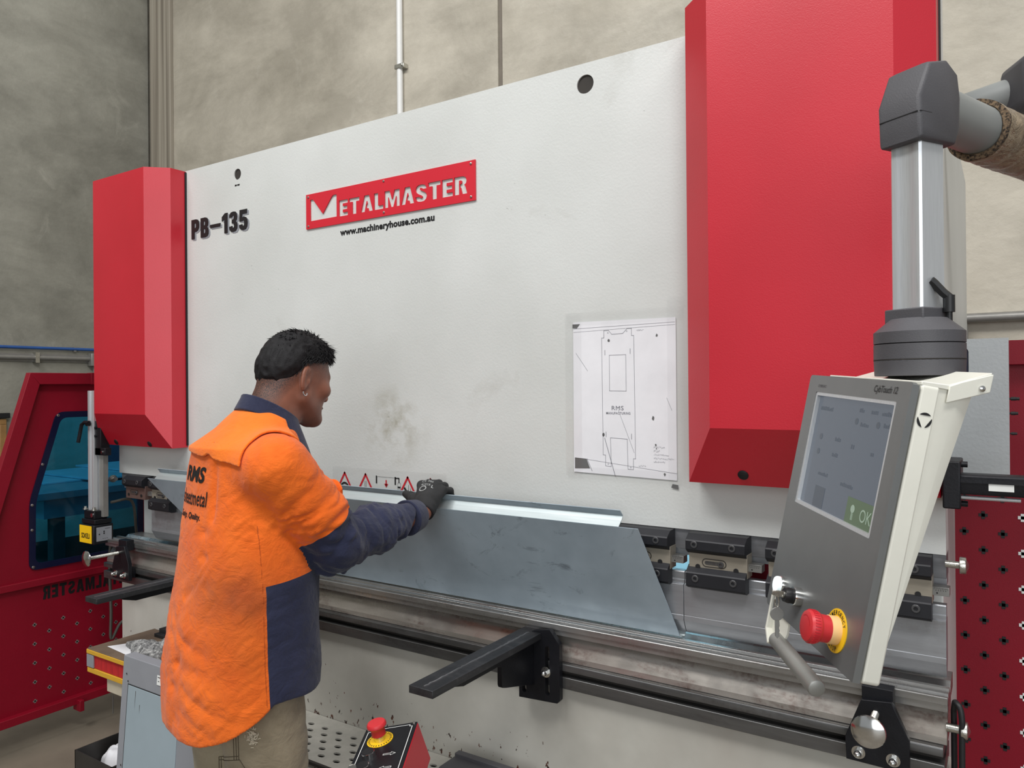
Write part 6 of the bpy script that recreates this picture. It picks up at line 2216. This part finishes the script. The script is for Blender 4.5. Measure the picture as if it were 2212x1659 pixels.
def folds(p):
    r, f, z = rfz(p)
    w1 = vnoise(p, 5.0, 3.0)
    w2 = vnoise(p, 5.0, 23.0)
    # slack cloth hanging in diagonal drapes on the lower back
    low = np.clip((1.16 - z) / 0.15, 0, 1)
    dg = np.stack([(z * 0.80 - r * 0.35 - f * 0.45) * 8.5 + w1 * 0.55, (r * 0.8 + z * 0.3) * 2.2 + w2 * 0.4, f * 2.5], 1)
    big = ridged(dg, 1.0, 17.0)
    big = np.sign(big) * np.abs(big) ** 1.3
    q = np.stack([r * 1.0 + 0.05 * w1, f + 0.05 * w2, z * 1.0], 1)
    n2 = vnoise(q, 4.5, 7.0)
    # crumples
    d2 = np.stack([(z + r * 0.5) * 21 + w1 * 1.2, (r - z * 0.4) * 10 + w2, f * 12], 1)
    n3 = ridged(d2, 1.0, 1.0)
    d3 = np.stack([(z - r * 0.8) * 38 + w2 * 2, (r + z * 0.5) * 20 + w1 * 2, f * 24], 1)
    n4 = ridged(d3, 1.0, 41.0)
    out = 0.0035 * big * low + 0.009 * n2 + 0.0024 * n3 * np.abs(w1) * 2 + 0.0012 * n4
    back = f < 0.03
    for a, b, amp, wd in FOLD_LINES:
        a = np.asarray(a, np.float32)
        ab = np.asarray(b, np.float32) - a
        t_ = ((p - a) @ ab) / float(ab @ ab)
        # distance measured across the view of the back only (depth ignored)
        q_ = p - a - np.clip(t_, 0, 1)[:, None] * ab
        wrf = q_ @ WR.astype(np.float32) * 0.9
        dd = np.sqrt(wrf ** 2 + q_[:, 2] ** 2 + (0.25 * (q_ @ WF.astype(np.float32))) ** 2) + 0.006 * w2
        out = out - amp * np.exp(-(dd / wd) ** 2) * back
    return out


def arm_folds(p, s, e, w_):
    ab = (e - s)
    L1 = np.linalg.norm(ab)
    u1 = ((p - s.astype(np.float32)) @ (ab / L1).astype(np.float32))
    bc = (w_ - e)
    L2 = np.linalg.norm(bc)
    u2 = ((p - e.astype(np.float32)) @ (bc / L2).astype(np.float32))
    u = np.where(u2 > 0, L1 + u2, np.minimum(u1, L1))
    w1 = vnoise(p, 9.0, 3.0)
    w2 = vnoise(p, 9.0, 13.0)
    side_ = (p[:, 2] - 1.2) * 8 + p[:, 0] * 8
    q = np.stack([u * 24 + side_ * 0.9 + w1 * 1.4, side_ * 0.8 + w2 * 0.6, p[:, 0] * 5], 1)
    n = ridged(q, 1.0, 5.0)
    q2 = np.stack([u * 44 - side_ * 1.6 + w2 * 2.2, side_ * 2.0 + w1 * 1.2, p[:, 0] * 14 + p[:, 1] * 9], 1)
    n2 = ridged(q2, 1.0, 9.0)
    q3 = np.stack([u * 80 + side_ * 2.2 + w1 * 3, side_ * 4 + w2 * 3, p[:, 0] * 30], 1)
    n3 = ridged(q3, 1.0, 19.0)
    bunch = np.exp(-((u - L1) / 0.11) ** 2)
    fade = np.clip(u / 0.08, 0.25, 1)
    return ((0.0046 + 0.0040 * bunch) * n + 0.0040 * n2 + 0.0020 * n3) * fade


def shirt_sdf(p, grow_=0.0):
    r, f, z = rfz(p)
    d = torso_d(p)
    d = d + folds(p) * np.clip((1.42 - z) / 0.12, 0.15, 1) * np.clip((z - 0.70) / 0.05, 0.6, 1)
    # shoulders
    d = smin(d, chain(p, [W(-0.135, 0.045, 1.345), W(0, 0.035, 1.412), W(0.128, 0.008, 1.372)], [0.058, 0.056, 0.058], 0.03), 0.05)
    for s, e, w_ in ((SR, ER, WRR), (SL, EL, WRL)):
        sd = sleeve_d(p, s, e, w_)
        near = sd < 0.06
        if near.any():
            sd = sd.copy()
            sd[near] += arm_folds(p[near], s, e, w_)
        d = smin(d, sd, (0.012 + 0.034 * np.clip((z - 1.20) / 0.14, 0, 1)).astype(np.float32))
    zh = 0.748 + 0.088 * np.clip((f + 0.165) / 0.13, 0, 1) ** 1.3 + 0.004 * vnoise(np.stack([r * 14, f * 14, z * 0], 1).astype(np.float32), 1.0, 2.0)
    zh = zh + np.maximum(0, f - 0.11) * 1.2
    d = smax(d, (zh - z).astype(np.float32), 0.006)
    # neck opening
    c = p - W(0.005, 0.076, 1.472).astype(np.float32)
    cf, cz = c @ WF.astype(np.float32), c[:, 2]
    d = smax(d, (cz + 0.55 * cf - 0.012).astype(np.float32), 0.006)
    return d - grow_


def pants_sdf(p):
    d = ell(p, W(0, -0.005, 0.88), (0.168, 0.132, 0.16))
    for s in (-1, 1):
        lg = chain(p, [W(s * 0.083, -0.004, 0.84), W(s * 0.098, 0.028, 0.47), W(s * 0.105, -0.008, 0.10)], [0.103, 0.088, 0.072], 0.03)
        d = smin(d, lg, 0.02)
    q = p.copy()
    n = vnoise(np.stack([p[:, 0] * 14, p[:, 1] * 14, p[:, 2] * 7], 1).astype(np.float32), 1.0, 4.0)
    n2 = 1 - 2 * np.abs(vnoise(np.stack([p[:, 0] * 16 + p[:, 2] * 14, p[:, 1] * 16, p[:, 2] * 20], 1).astype(np.float32), 1.0, 8.0))
    d = d + 0.005 * n + 0.003 * n2
    return smax(d, (0.07 - p[:, 2]).astype(np.float32), 0.004)


def project(fn, pts, dr, off, maxd=0.35):
    """march points along dr until they meet the surface"""
    p = np.asarray(pts, np.float32).copy()
    dr = np.asarray(dr, np.float32)
    tot = np.zeros(len(p), np.float32)
    for _ in range(60):
        d = fn(p) - off
        st = np.clip(d * 0.7, -0.01, 0.02)
        p += dr * st[:, None]
        tot += st
    return p


SEAM_F = -0.045
STAIN_SHADE1 = np.array([-1.480, 1.115, 1.08], np.float32)  # centres of the soiling and painted shade on the shirt back
STAIN_SHADE2 = np.array([-1.47, 1.12, 0.94], np.float32)


def build_worker():
    t = thing('person', 'worker in orange and navy shirt seen from behind, gloved hand on the bent sheet', 'person', tuple(P0))
    # body
    v, q = sdf_mesh(body_sdf, (-2.10, 1.04, 0.0), (-1.30, 1.83, 1.74), 0.0036)
    h = hl(v.astype(np.float32))
    x, y, z = h.T
    zl = np.interp(y, [-0.14, -0.095, -0.05, -0.02, 0.02, 0.07], [-0.078, -0.066, 0.0, 0.040, 0.046, 0.055])
    near_head = (z > -0.12) & (np.abs(x) < 0.085)
    fade = np.clip(1 - (zl - z) / 0.046, 0, 1) ** 0.7 * near_head
    fade = np.where((z > zl), 1.0, fade * 0.95)
    beard = np.clip((-0.035 - z) / 0.03, 0, 1) * np.clip((y - 0.0) / 0.05, 0, 1) * 0.4
    st = np.where(near_head & (z > -0.115), np.maximum(fade, beard * (y > 0)), 0)
    st = np.where((np.abs(x) > 0.0765) & (z < 0.035), 0, st)
    brow = np.exp(-((z - 0.021) / 0.006) ** 2) * (np.abs(x) > 0.012) * (np.abs(x) < 0.045) * (y > 0.06)
    st = np.maximum(st, brow)
    lips = np.exp(-((z + 0.066) / 0.010) ** 2) * (np.abs(x) < 0.024) * (y > 0.085)
    np_mesh('body', v, q, 'skin', t, {'stubble': st, 'lips': lips})
    # eyes
    for s in (-1, 1):
        c = Vector(hw(s * 0.031, 0.0795, 0.001))
        e = G().rev(c - Vector(HF) * 0.0115, Vector(HF), [(0.0115 * (1 - math.cos(a)), 0.0115 * math.sin(a)) for a in np.linspace(0, PI, 13)], 20)
        eo = e.build('eye', 'eye', t)
        G().rev(c + Vector(HF) * 0.0105, Vector(HF), [(0, 0.005), (0.0012, 0.0035), (0.0014, 0)], 14).build('iris', 'iris', eo)

    # shirt
    v, q = sdf_mesh(shirt_sdf, (-2.12, 0.98, 0.70), (-1.28, 1.70, 1.54), 0.0038)
    vf = v.astype(np.float32)
    r, f, z = rfz(vf)
    navy = np.full(len(v), -1.0)
    for s, e, w_ in ((SR, ER, WRR), (SL, EL, WRL)):
        ab = (e - s) / np.linalg.norm(e - s)
        sd = sleeve_d(vf, s, e, w_)
        n1 = (vf - s.astype(np.float32)) @ ab.astype(np.float32) - 0.176
        bc = (w_ - e) / np.linalg.norm(w_ - e)
        n2 = (vf - e.astype(np.float32)) @ bc.astype(np.float32)
        n1 = np.maximum(n1, n2 - 0.03)
        td = torso_d(vf)
        navy = np.where((sd < 0.032) & (sd < td), np.maximum(navy, n1), navy)
    seam = (f - SEAM_F) * np.where(r > 0, 1, 1)
    fr = np.minimum(seam, 1.102 + 0.12 * (f - SEAM_F) - z)
    on_torso = torso_d(vf) < 0.03
    navy = np.where(on_torso, np.maximum(navy, fr), navy)
    stain_shade = np.exp(-(((vf - STAIN_SHADE1) / np.array([0.09, 0.09, 0.075], np.float32)) ** 2).sum(1)) + 0.7 * np.exp(-(((vf - STAIN_SHADE2) / np.array([0.06, 0.06, 0.10], np.float32)) ** 2).sum(1))
    seam_at = np.where(on_torso & (z < 1.24), np.abs(seam + 0.006), 1.0)
    np_mesh('shirt', v, q, 'shirt', t, {'navy': navy, 'dirt_shade': stain_shade, 'seam': seam_at})

    # yoke flap standing off the back
    def yoke(p):
        d = shirt_sdf(p)
        r, f, z = rfz(p)
        sh = np.abs(d - 0.0052) - 0.0030
        zl = 1.392 - 0.115 * np.clip(r, -0.2, 0.2) - 0.018 * np.exp(-((r - 0.035) / 0.02) ** 2) * 0 + 0.010 * np.exp(-((r - 0.045) / 0.016) ** 2)
        sh = smax(sh, (zl - z).astype(np.float32), 0.002)
        sh = smax(sh, (np.abs(r) - 0.158 + np.clip(z - 1.37, 0, 1) * 0.15).astype(np.float32), 0.002)
        sh = smax(sh, (f - 0.070).astype(np.float32), 0.002)
        c = p - W(0.005, 0.076, 1.472).astype(np.float32)
        cf, cz = c @ WF.astype(np.float32), c[:, 2]
        return smax(sh, (cz + 0.55 * cf + 0.002).astype(np.float32), 0.002)
    v, q = sdf_mesh(yoke, (-1.80, 1.00, 1.32), (-1.36, 1.34, 1.52), 0.0026, 8, 1.5)
    lab(np_mesh('shirt_yoke', v, q, 'yoke', t), 'bright orange yoke flap across the shoulders')

    # collar: stand and fall, open at the throat
    def collar(p):
        c = p - W(0.005, 0.074, 1.474).astype(np.float32)
        rr_, ff = c @ WR.astype(np.float32), c @ WF.astype(np.float32)
        zz = c[:, 2] + 0.55 * ff                       # height above the sloping collar line
        flare = np.clip(0.020 - zz, 0, 0.08) * 0.42
        a, b = 0.066 + flare, 0.066 + flare
        k0 = np.sqrt((rr_ / a) ** 2 + (ff / b) ** 2) + 1e-9
        g_ = np.sqrt((rr_ / a ** 2) ** 2 + (ff / b ** 2) ** 2) + 1e-9
        d = k0 * (k0 - 1) / g_
        d = np.abs(d) - 0.0045 + 0.0008 * vnoise(p, 40.0, 3.0)
        lo_ = -0.022 - 0.040 * np.clip((ff + 0.03) / 0.09, 0, 1)
        d = smax(d, (zz - 0.026).astype(np.float32), 0.005)
        d = smax(d, (lo_ - zz).astype(np.float32), 0.004)
        gap = 0.020 - np.abs(rr_)
        d = np.where(ff > 0, smax(d, gap.astype(np.float32), 0.004), d)
        return d.astype(np.float32)
    v, q = sdf_mesh(collar, (-1.72, 1.10, 1.36), (-1.44, 1.40, 1.56), 0.0028, 8, 1.6)
    lab(np_mesh('collar', v, q, 'navy', t), 'navy shirt collar')

    # cuffs
    for s, e, w_ in ((SR, ER, WRR), (SL, EL, WRL)):
        dr = (w_ - e) / np.linalg.norm(w_ - e)
        L = np.linalg.norm(w_ - e)
        g = G()
        g.rev(e + dr * L * 0.80, dr, [(0, 0.0480), (0.003, 0.0500), (0.046, 0.0435), (0.0485, 0.042), (0.0485, 0.039), (0.040, 0.037)], 40)
        lab(g.build('cuff', 'navy', t), 'navy buttoned cuff')

    # prints on the back
    def back(pts):
        p = project(lambda a: shirt_sdf(a), np.array([tuple(a) for a in pts]), WF, 0.0012)
        return [Vector(a) for a in p]
    def print_(s, r0, z0, wd, ht, bold, shear, name='back_print'):
        org = W(r0, -0.26, z0)
        lettering(name, s, 'ink', t, org, WR, (0, 0, 1), wd, ht, bold, shear, 1.05, 0.0, back)
    print_('RMS', -0.080, 1.328, 0.112, 0.038, 0.04, 0.2)
    print_('sheetmetal', -0.098, 1.274, 0.145, 0.036, 0.012, 0.1)
    print_('Design. Quality.', -0.100, 1.238, 0.128, 0.019, 0.03, 0.0)

    # trousers
    v, q = sdf_mesh(pants_sdf, (-1.86, 1.00, 0.05), (-1.30, 1.42, 1.00), 0.0056)
    tr = np_mesh('trousers', v, q, 'khaki', t)
    vd = np.array([-0.739, 0.543, -0.399])
    def hit(pts, off=0.0008):
        return [Vector(a) for a in project(pants_sdf, np.array(pts) - vd * 0.12, vd, off)]
    def seg(a, b, n=24):
        a, b = np.array(a), np.array(b)
        return [a + (b - a) * k for k in np.linspace(0, 1, n)]
    g = G()
    for a, b in (((-1.480, 1.089, 0.850), (-1.478, 1.091, 0.706)), ((-1.476, 1.092, 0.850), (-1.473, 1.094, 0.706)), ((-1.471, 1.095, 0.850), (-1.469, 1.097, 0.706)),
                 ((-1.509, 1.071, 0.711), (-1.469, 1.097, 0.714)), ((-1.509, 1.071, 0.703), (-1.467, 1.098, 0.706)),
                 ((-1.508, 1.071, 0.711), (-1.508, 1.072, 0.55)), ((-1.504, 1.074, 0.711), (-1.503, 1.075, 0.55)), ((-1.467, 1.098, 0.706), (-1.440, 1.115, 0.655))):
        g.tube(hit(seg(a, b)), 0.0008, 5)
    g.build('stitching', 'stitch', tr)
    # dark back pocket cloth and a frayed tear
    pp = []
    bl = seg((-1.575, 1.027, 0.800), (-1.515, 1.067, 0.800), 13)
    br = [np.array(q) for q in ((-1.566, 1.033, 0.766), (-1.560, 1.037, 0.761), (-1.552, 1.042, 0.756), (-1.544, 1.047, 0.752), (-1.537, 1.052, 0.749), (-1.530, 1.057, 0.747), (-1.525, 1.060, 0.746), (-1.519, 1.064, 0.746))]
    bm_ = [br[0] + (br[-1] - br[0]) * k + np.array([0, 0, np.interp(k, np.linspace(0, 1, 8), [q[2] for q in br]) - (br[0] + (br[-1] - br[0]) * k)[2]]) for k in np.linspace(0, 1, 13)]
    rows = [hit([a * (1 - k) + b * k for a, b in zip(bl, bm_)], 0.0016) for k in np.linspace(0, 1, 7)]
    g = G()
    g.add([v for r_ in rows for v in r_], [(j * 13 + i, j * 13 + i + 1, (j + 1) * 13 + i + 1, (j + 1) * 13 + i) for j in range(6) for i in range(12)])
    flat(g, 'pocket_patch', 'patch', tr)
    g = G()
    rr5 = random.Random(12)
    c0 = np.array([-1.443, 1.114, 0.756])
    hx = np.array([0.84, 0.55, 0])
    for i in range(70):
        c = c0 + hx * rr5.gauss(0, 0.0065) + np.array([0, 0, rr5.gauss(0, 0.010)])
        a = rr5.uniform(0, PI)
        pts = [c + (hx * math.cos(a) + np.array([0, 0, 1]) * math.sin(a)) * k * 0.0035 for k in (-1, 0, 1)]
        g.tube(hit(pts, 0.001 + rr5.uniform(0, 0.002)), 0.0009, 4)
    stuff(g.build('frayed_tear', 'fray', tr))
    # boots
    for s in (-1, 1):
        def boot(p, s=s):
            d = cap(p, W(s * 0.105, -0.03, 0.055), W(s * 0.118, 0.155, 0.045), 0.052, 0.044)
            d = smin(d, cap(p, W(s * 0.105, -0.01, 0.06), W(s * 0.105, -0.01, 0.17), 0.056, 0.060), 0.03)
            return smax(smax(d, (0.002 - p[:, 2]).astype(np.float32), 0.006), (p[:, 2] - 0.17).astype(np.float32), 0.006)
        v, q = sdf_mesh(boot, tuple(W(s * 0.11, 0.06, 0) - np.array([0.13, 0.20, 0.01])), tuple(W(s * 0.11, 0.06, 0) + np.array([0.13, 0.20, 0.22])), 0.006)
        np_mesh('boot', v, q, 'boot', t)

    # gloves
    for right in (True, False):
        wr, fing, th = hand_pts(right)
        pc = np.mean([f_[0] for f_ in fing], 0)
        ax = (pc - wr) / np.linalg.norm(pc - wr)
        def glove(p):
            d = hand_sdf(p, right, 0.0012)
            d = smin(d, cap(p, wr - ax * 0.004, wr + ax * 0.03, 0.0315, 0.028), 0.012)
            d = d + 0.0009 * vnoise(p, 60.0, 2.0)
            t_ = (p - (wr - ax * 0.006).astype(np.float32)) @ ax.astype(np.float32)
            return smax(d, -t_, 0.003)
        cx = -1.45 if right else -2.005
        v, q = sdf_mesh(glove, (cx - 0.115, 1.60, 1.12), (cx + 0.105, 1.84, 1.30), 0.0024)
        gl = np_mesh('glove', v, q, 'glove', t)
        lab(gl, 'black knitted work glove')
        if right:
            def top(pts):
                p = project(glove, np.array([tuple(a) for a in pts]), np.array([0, 0, -1.0]), 0.0006)
                return [Vector(a) for a in p]
            U = Vector(fing[3][0] - fing[0][0]).normalized()
            V = Vector((ax[0], ax[1], 0)).normalized()
            o = Vector(fing[0][0]) + Vector((0, 0, 0.04)) - V * 0.012
            lettering('glove_print', 'CE 388', 'gloveprint', gl, o + U * 0.006, U, V, 0.036, 0.008, 0.0, 0, 1, 0, top)
            lettering('glove_print', '4121X', 'gloveprint', gl, o + U * 0.008 - V * 0.016, U, V, 0.03, 0.009, 0.01, 0, 1, 0, top)
            lettering('glove_print', 'L', 'gloveprint', gl, o + U * 0.042 - V * 0.022, U, V, 0.007, 0.012, 0.03, 0, 1, 0, top)
            g = G()
            disc2(g, (0.018, -0.028), 0.011, o, U, V, 0, 20, 0.008)
            g.v = [tuple(a) for a in top(g.v)]
            flat(g, 'glove_print', 'gloveprint', gl)
        lb = G().rev(wr - ax * 0.0075, ax, [(0, 0.0305), (0.002, 0.0322), (0.004, 0.0318)], 32).build('glove_hem', 'warnred' if False else 'patch', gl)

    # earring
    ec = Vector(hw(0.081, -0.020, -0.041))
    er = Vector(HR)
    G().tube([ec + Vector(HF) * 0.0062 * math.cos(a) + Vector((0, 0, 1)) * 0.0062 * math.sin(a) for a in np.linspace(-PI * 1.15, 0.25, 16)], 0.0014, 8).build('earring', 'silver', t)
    build_hair(t)







def build_hair(t):
    def cap_hair(p):
        q = hl(p)
        ax = np.abs(q[:, 0])
        m_ = q.copy()
        m_[:, 0] = ax
        d = ell(m_, (0, 0.004, 0.034), (0.0745, 0.089, 0.080))
        d = smin(d, ell(m_, (0, -0.030, 0.005), (0.060, 0.058, 0.066)), 0.03)
        x, y, z = q.T
        zl = np.interp(y, [-0.14, -0.095, -0.05, -0.02, 0.02, 0.075, 0.10], [-0.078, -0.068, -0.004, 0.036, 0.046, 0.062, 0.070])
        thick = 0.0012 + 0.009 * np.clip((z - zl) / 0.05, 0, 1) + 0.005 * np.clip((z - 0.07) / 0.04, 0, 1)
        n = 1 - 2 * np.abs(vnoise(np.stack([x * 60, y * 34, z * 42], 1).astype(np.float32), 1.0, 6.0))
        d = d - thick - 0.0030 * n * np.clip((z - zl) / 0.03, 0.1, 1)
        return smax(d, (zl - z).astype(np.float32), 0.004)
    lo = HC - 0.15
    v, q = sdf_mesh(cap_hair, tuple(lo), tuple(HC + 0.16), 0.0026)
    o = np_mesh('hair', v, q, 'hair', t)
    # loose locks over it
    rg = np.random.default_rng(3)
    vs, fs = [], []
    cnt = 0
    while cnt < 5200:
        a = rg.uniform(-PI, PI)
        zt = rg.uniform(-0.35, 1.0)
        s_ = math.sqrt(max(0, 1 - zt * zt))
        n = np.array([s_ * math.sin(a), s_ * math.cos(a), zt])
        p = np.array([0, 0.004, 0.034]) + n * np.array([0.0765, 0.091, 0.084])
        zl = np.interp(p[1], [-0.14, -0.095, -0.05, -0.02, 0.02, 0.075, 0.10], [-0.074, -0.064, 0.0, 0.042, 0.052, 0.068, 0.074])
        if p[2] < zl - 0.006 * rg.random():
            continue
        cnt += 1
        front = np.clip((p[1] - 0.02) / 0.06, 0, 1) * np.clip((p[2] - 0.06) / 0.03, 0, 1)
        topw = np.clip((p[2] - 0.07) / 0.04, 0, 1)
        flow = np.array([0.25 * n[0], -0.55, -0.75]) * (1 - front) + np.array([0.15 * n[0], 0.95, 0.55]) * front
        flow = flow - n * flow.dot(n) * (1 - 0.5 * front)
        flow /= np.linalg.norm(flow) + 1e-9
        lift = 0.30 + 0.25 * topw + 0.35 * front
        L = (0.012 + 0.010 * topw + 0.020 * front) * rg.uniform(0.7, 1.3)
        d = flow + n * lift + rg.normal(0, 0.28, 3)
        d /= np.linalg.norm(d)
        base = p + n * 0.004
        d2 = d - n * 0.35 + np.array([0, 0, -0.15]) + rg.normal(0, 0.15, 3)
        d2 /= np.linalg.norm(d2)
        w_ = np.cross(d, n)
        w_ /= np.linalg.norm(w_) + 1e-9
        r0 = rg.uniform(0.0009, 0.0016)
        b = len(vs)
        ring = [base + w_ * r0, base - w_ * r0 * 0.5 + n * r0, base - w_ * r0 * 0.5 - n * r0]
        m_ = base + d * L * 0.55
        ring2 = [m_ + w_ * r0 * 0.75, m_ - w_ * r0 * 0.4 + n * r0 * 0.75, m_ - w_ * r0 * 0.4 - n * r0 * 0.75]
        tip = m_ + d2 * L * 0.5
        vs += ring + ring2 + [tip]
        for i in range(3):
            j = (i + 1) % 3
            fs += [(b + i, b + j, b + 3 + j), (b + i, b + 3 + j, b + 3 + i), (b + 3 + i, b + 3 + j, b + 6)]
    vw = [tuple(hw(*a)) for a in vs]
    g = G().add(vw, fs)
    stuff(g.build('hair_locks', 'hair', o, 0, 0, 0))


build_worker()
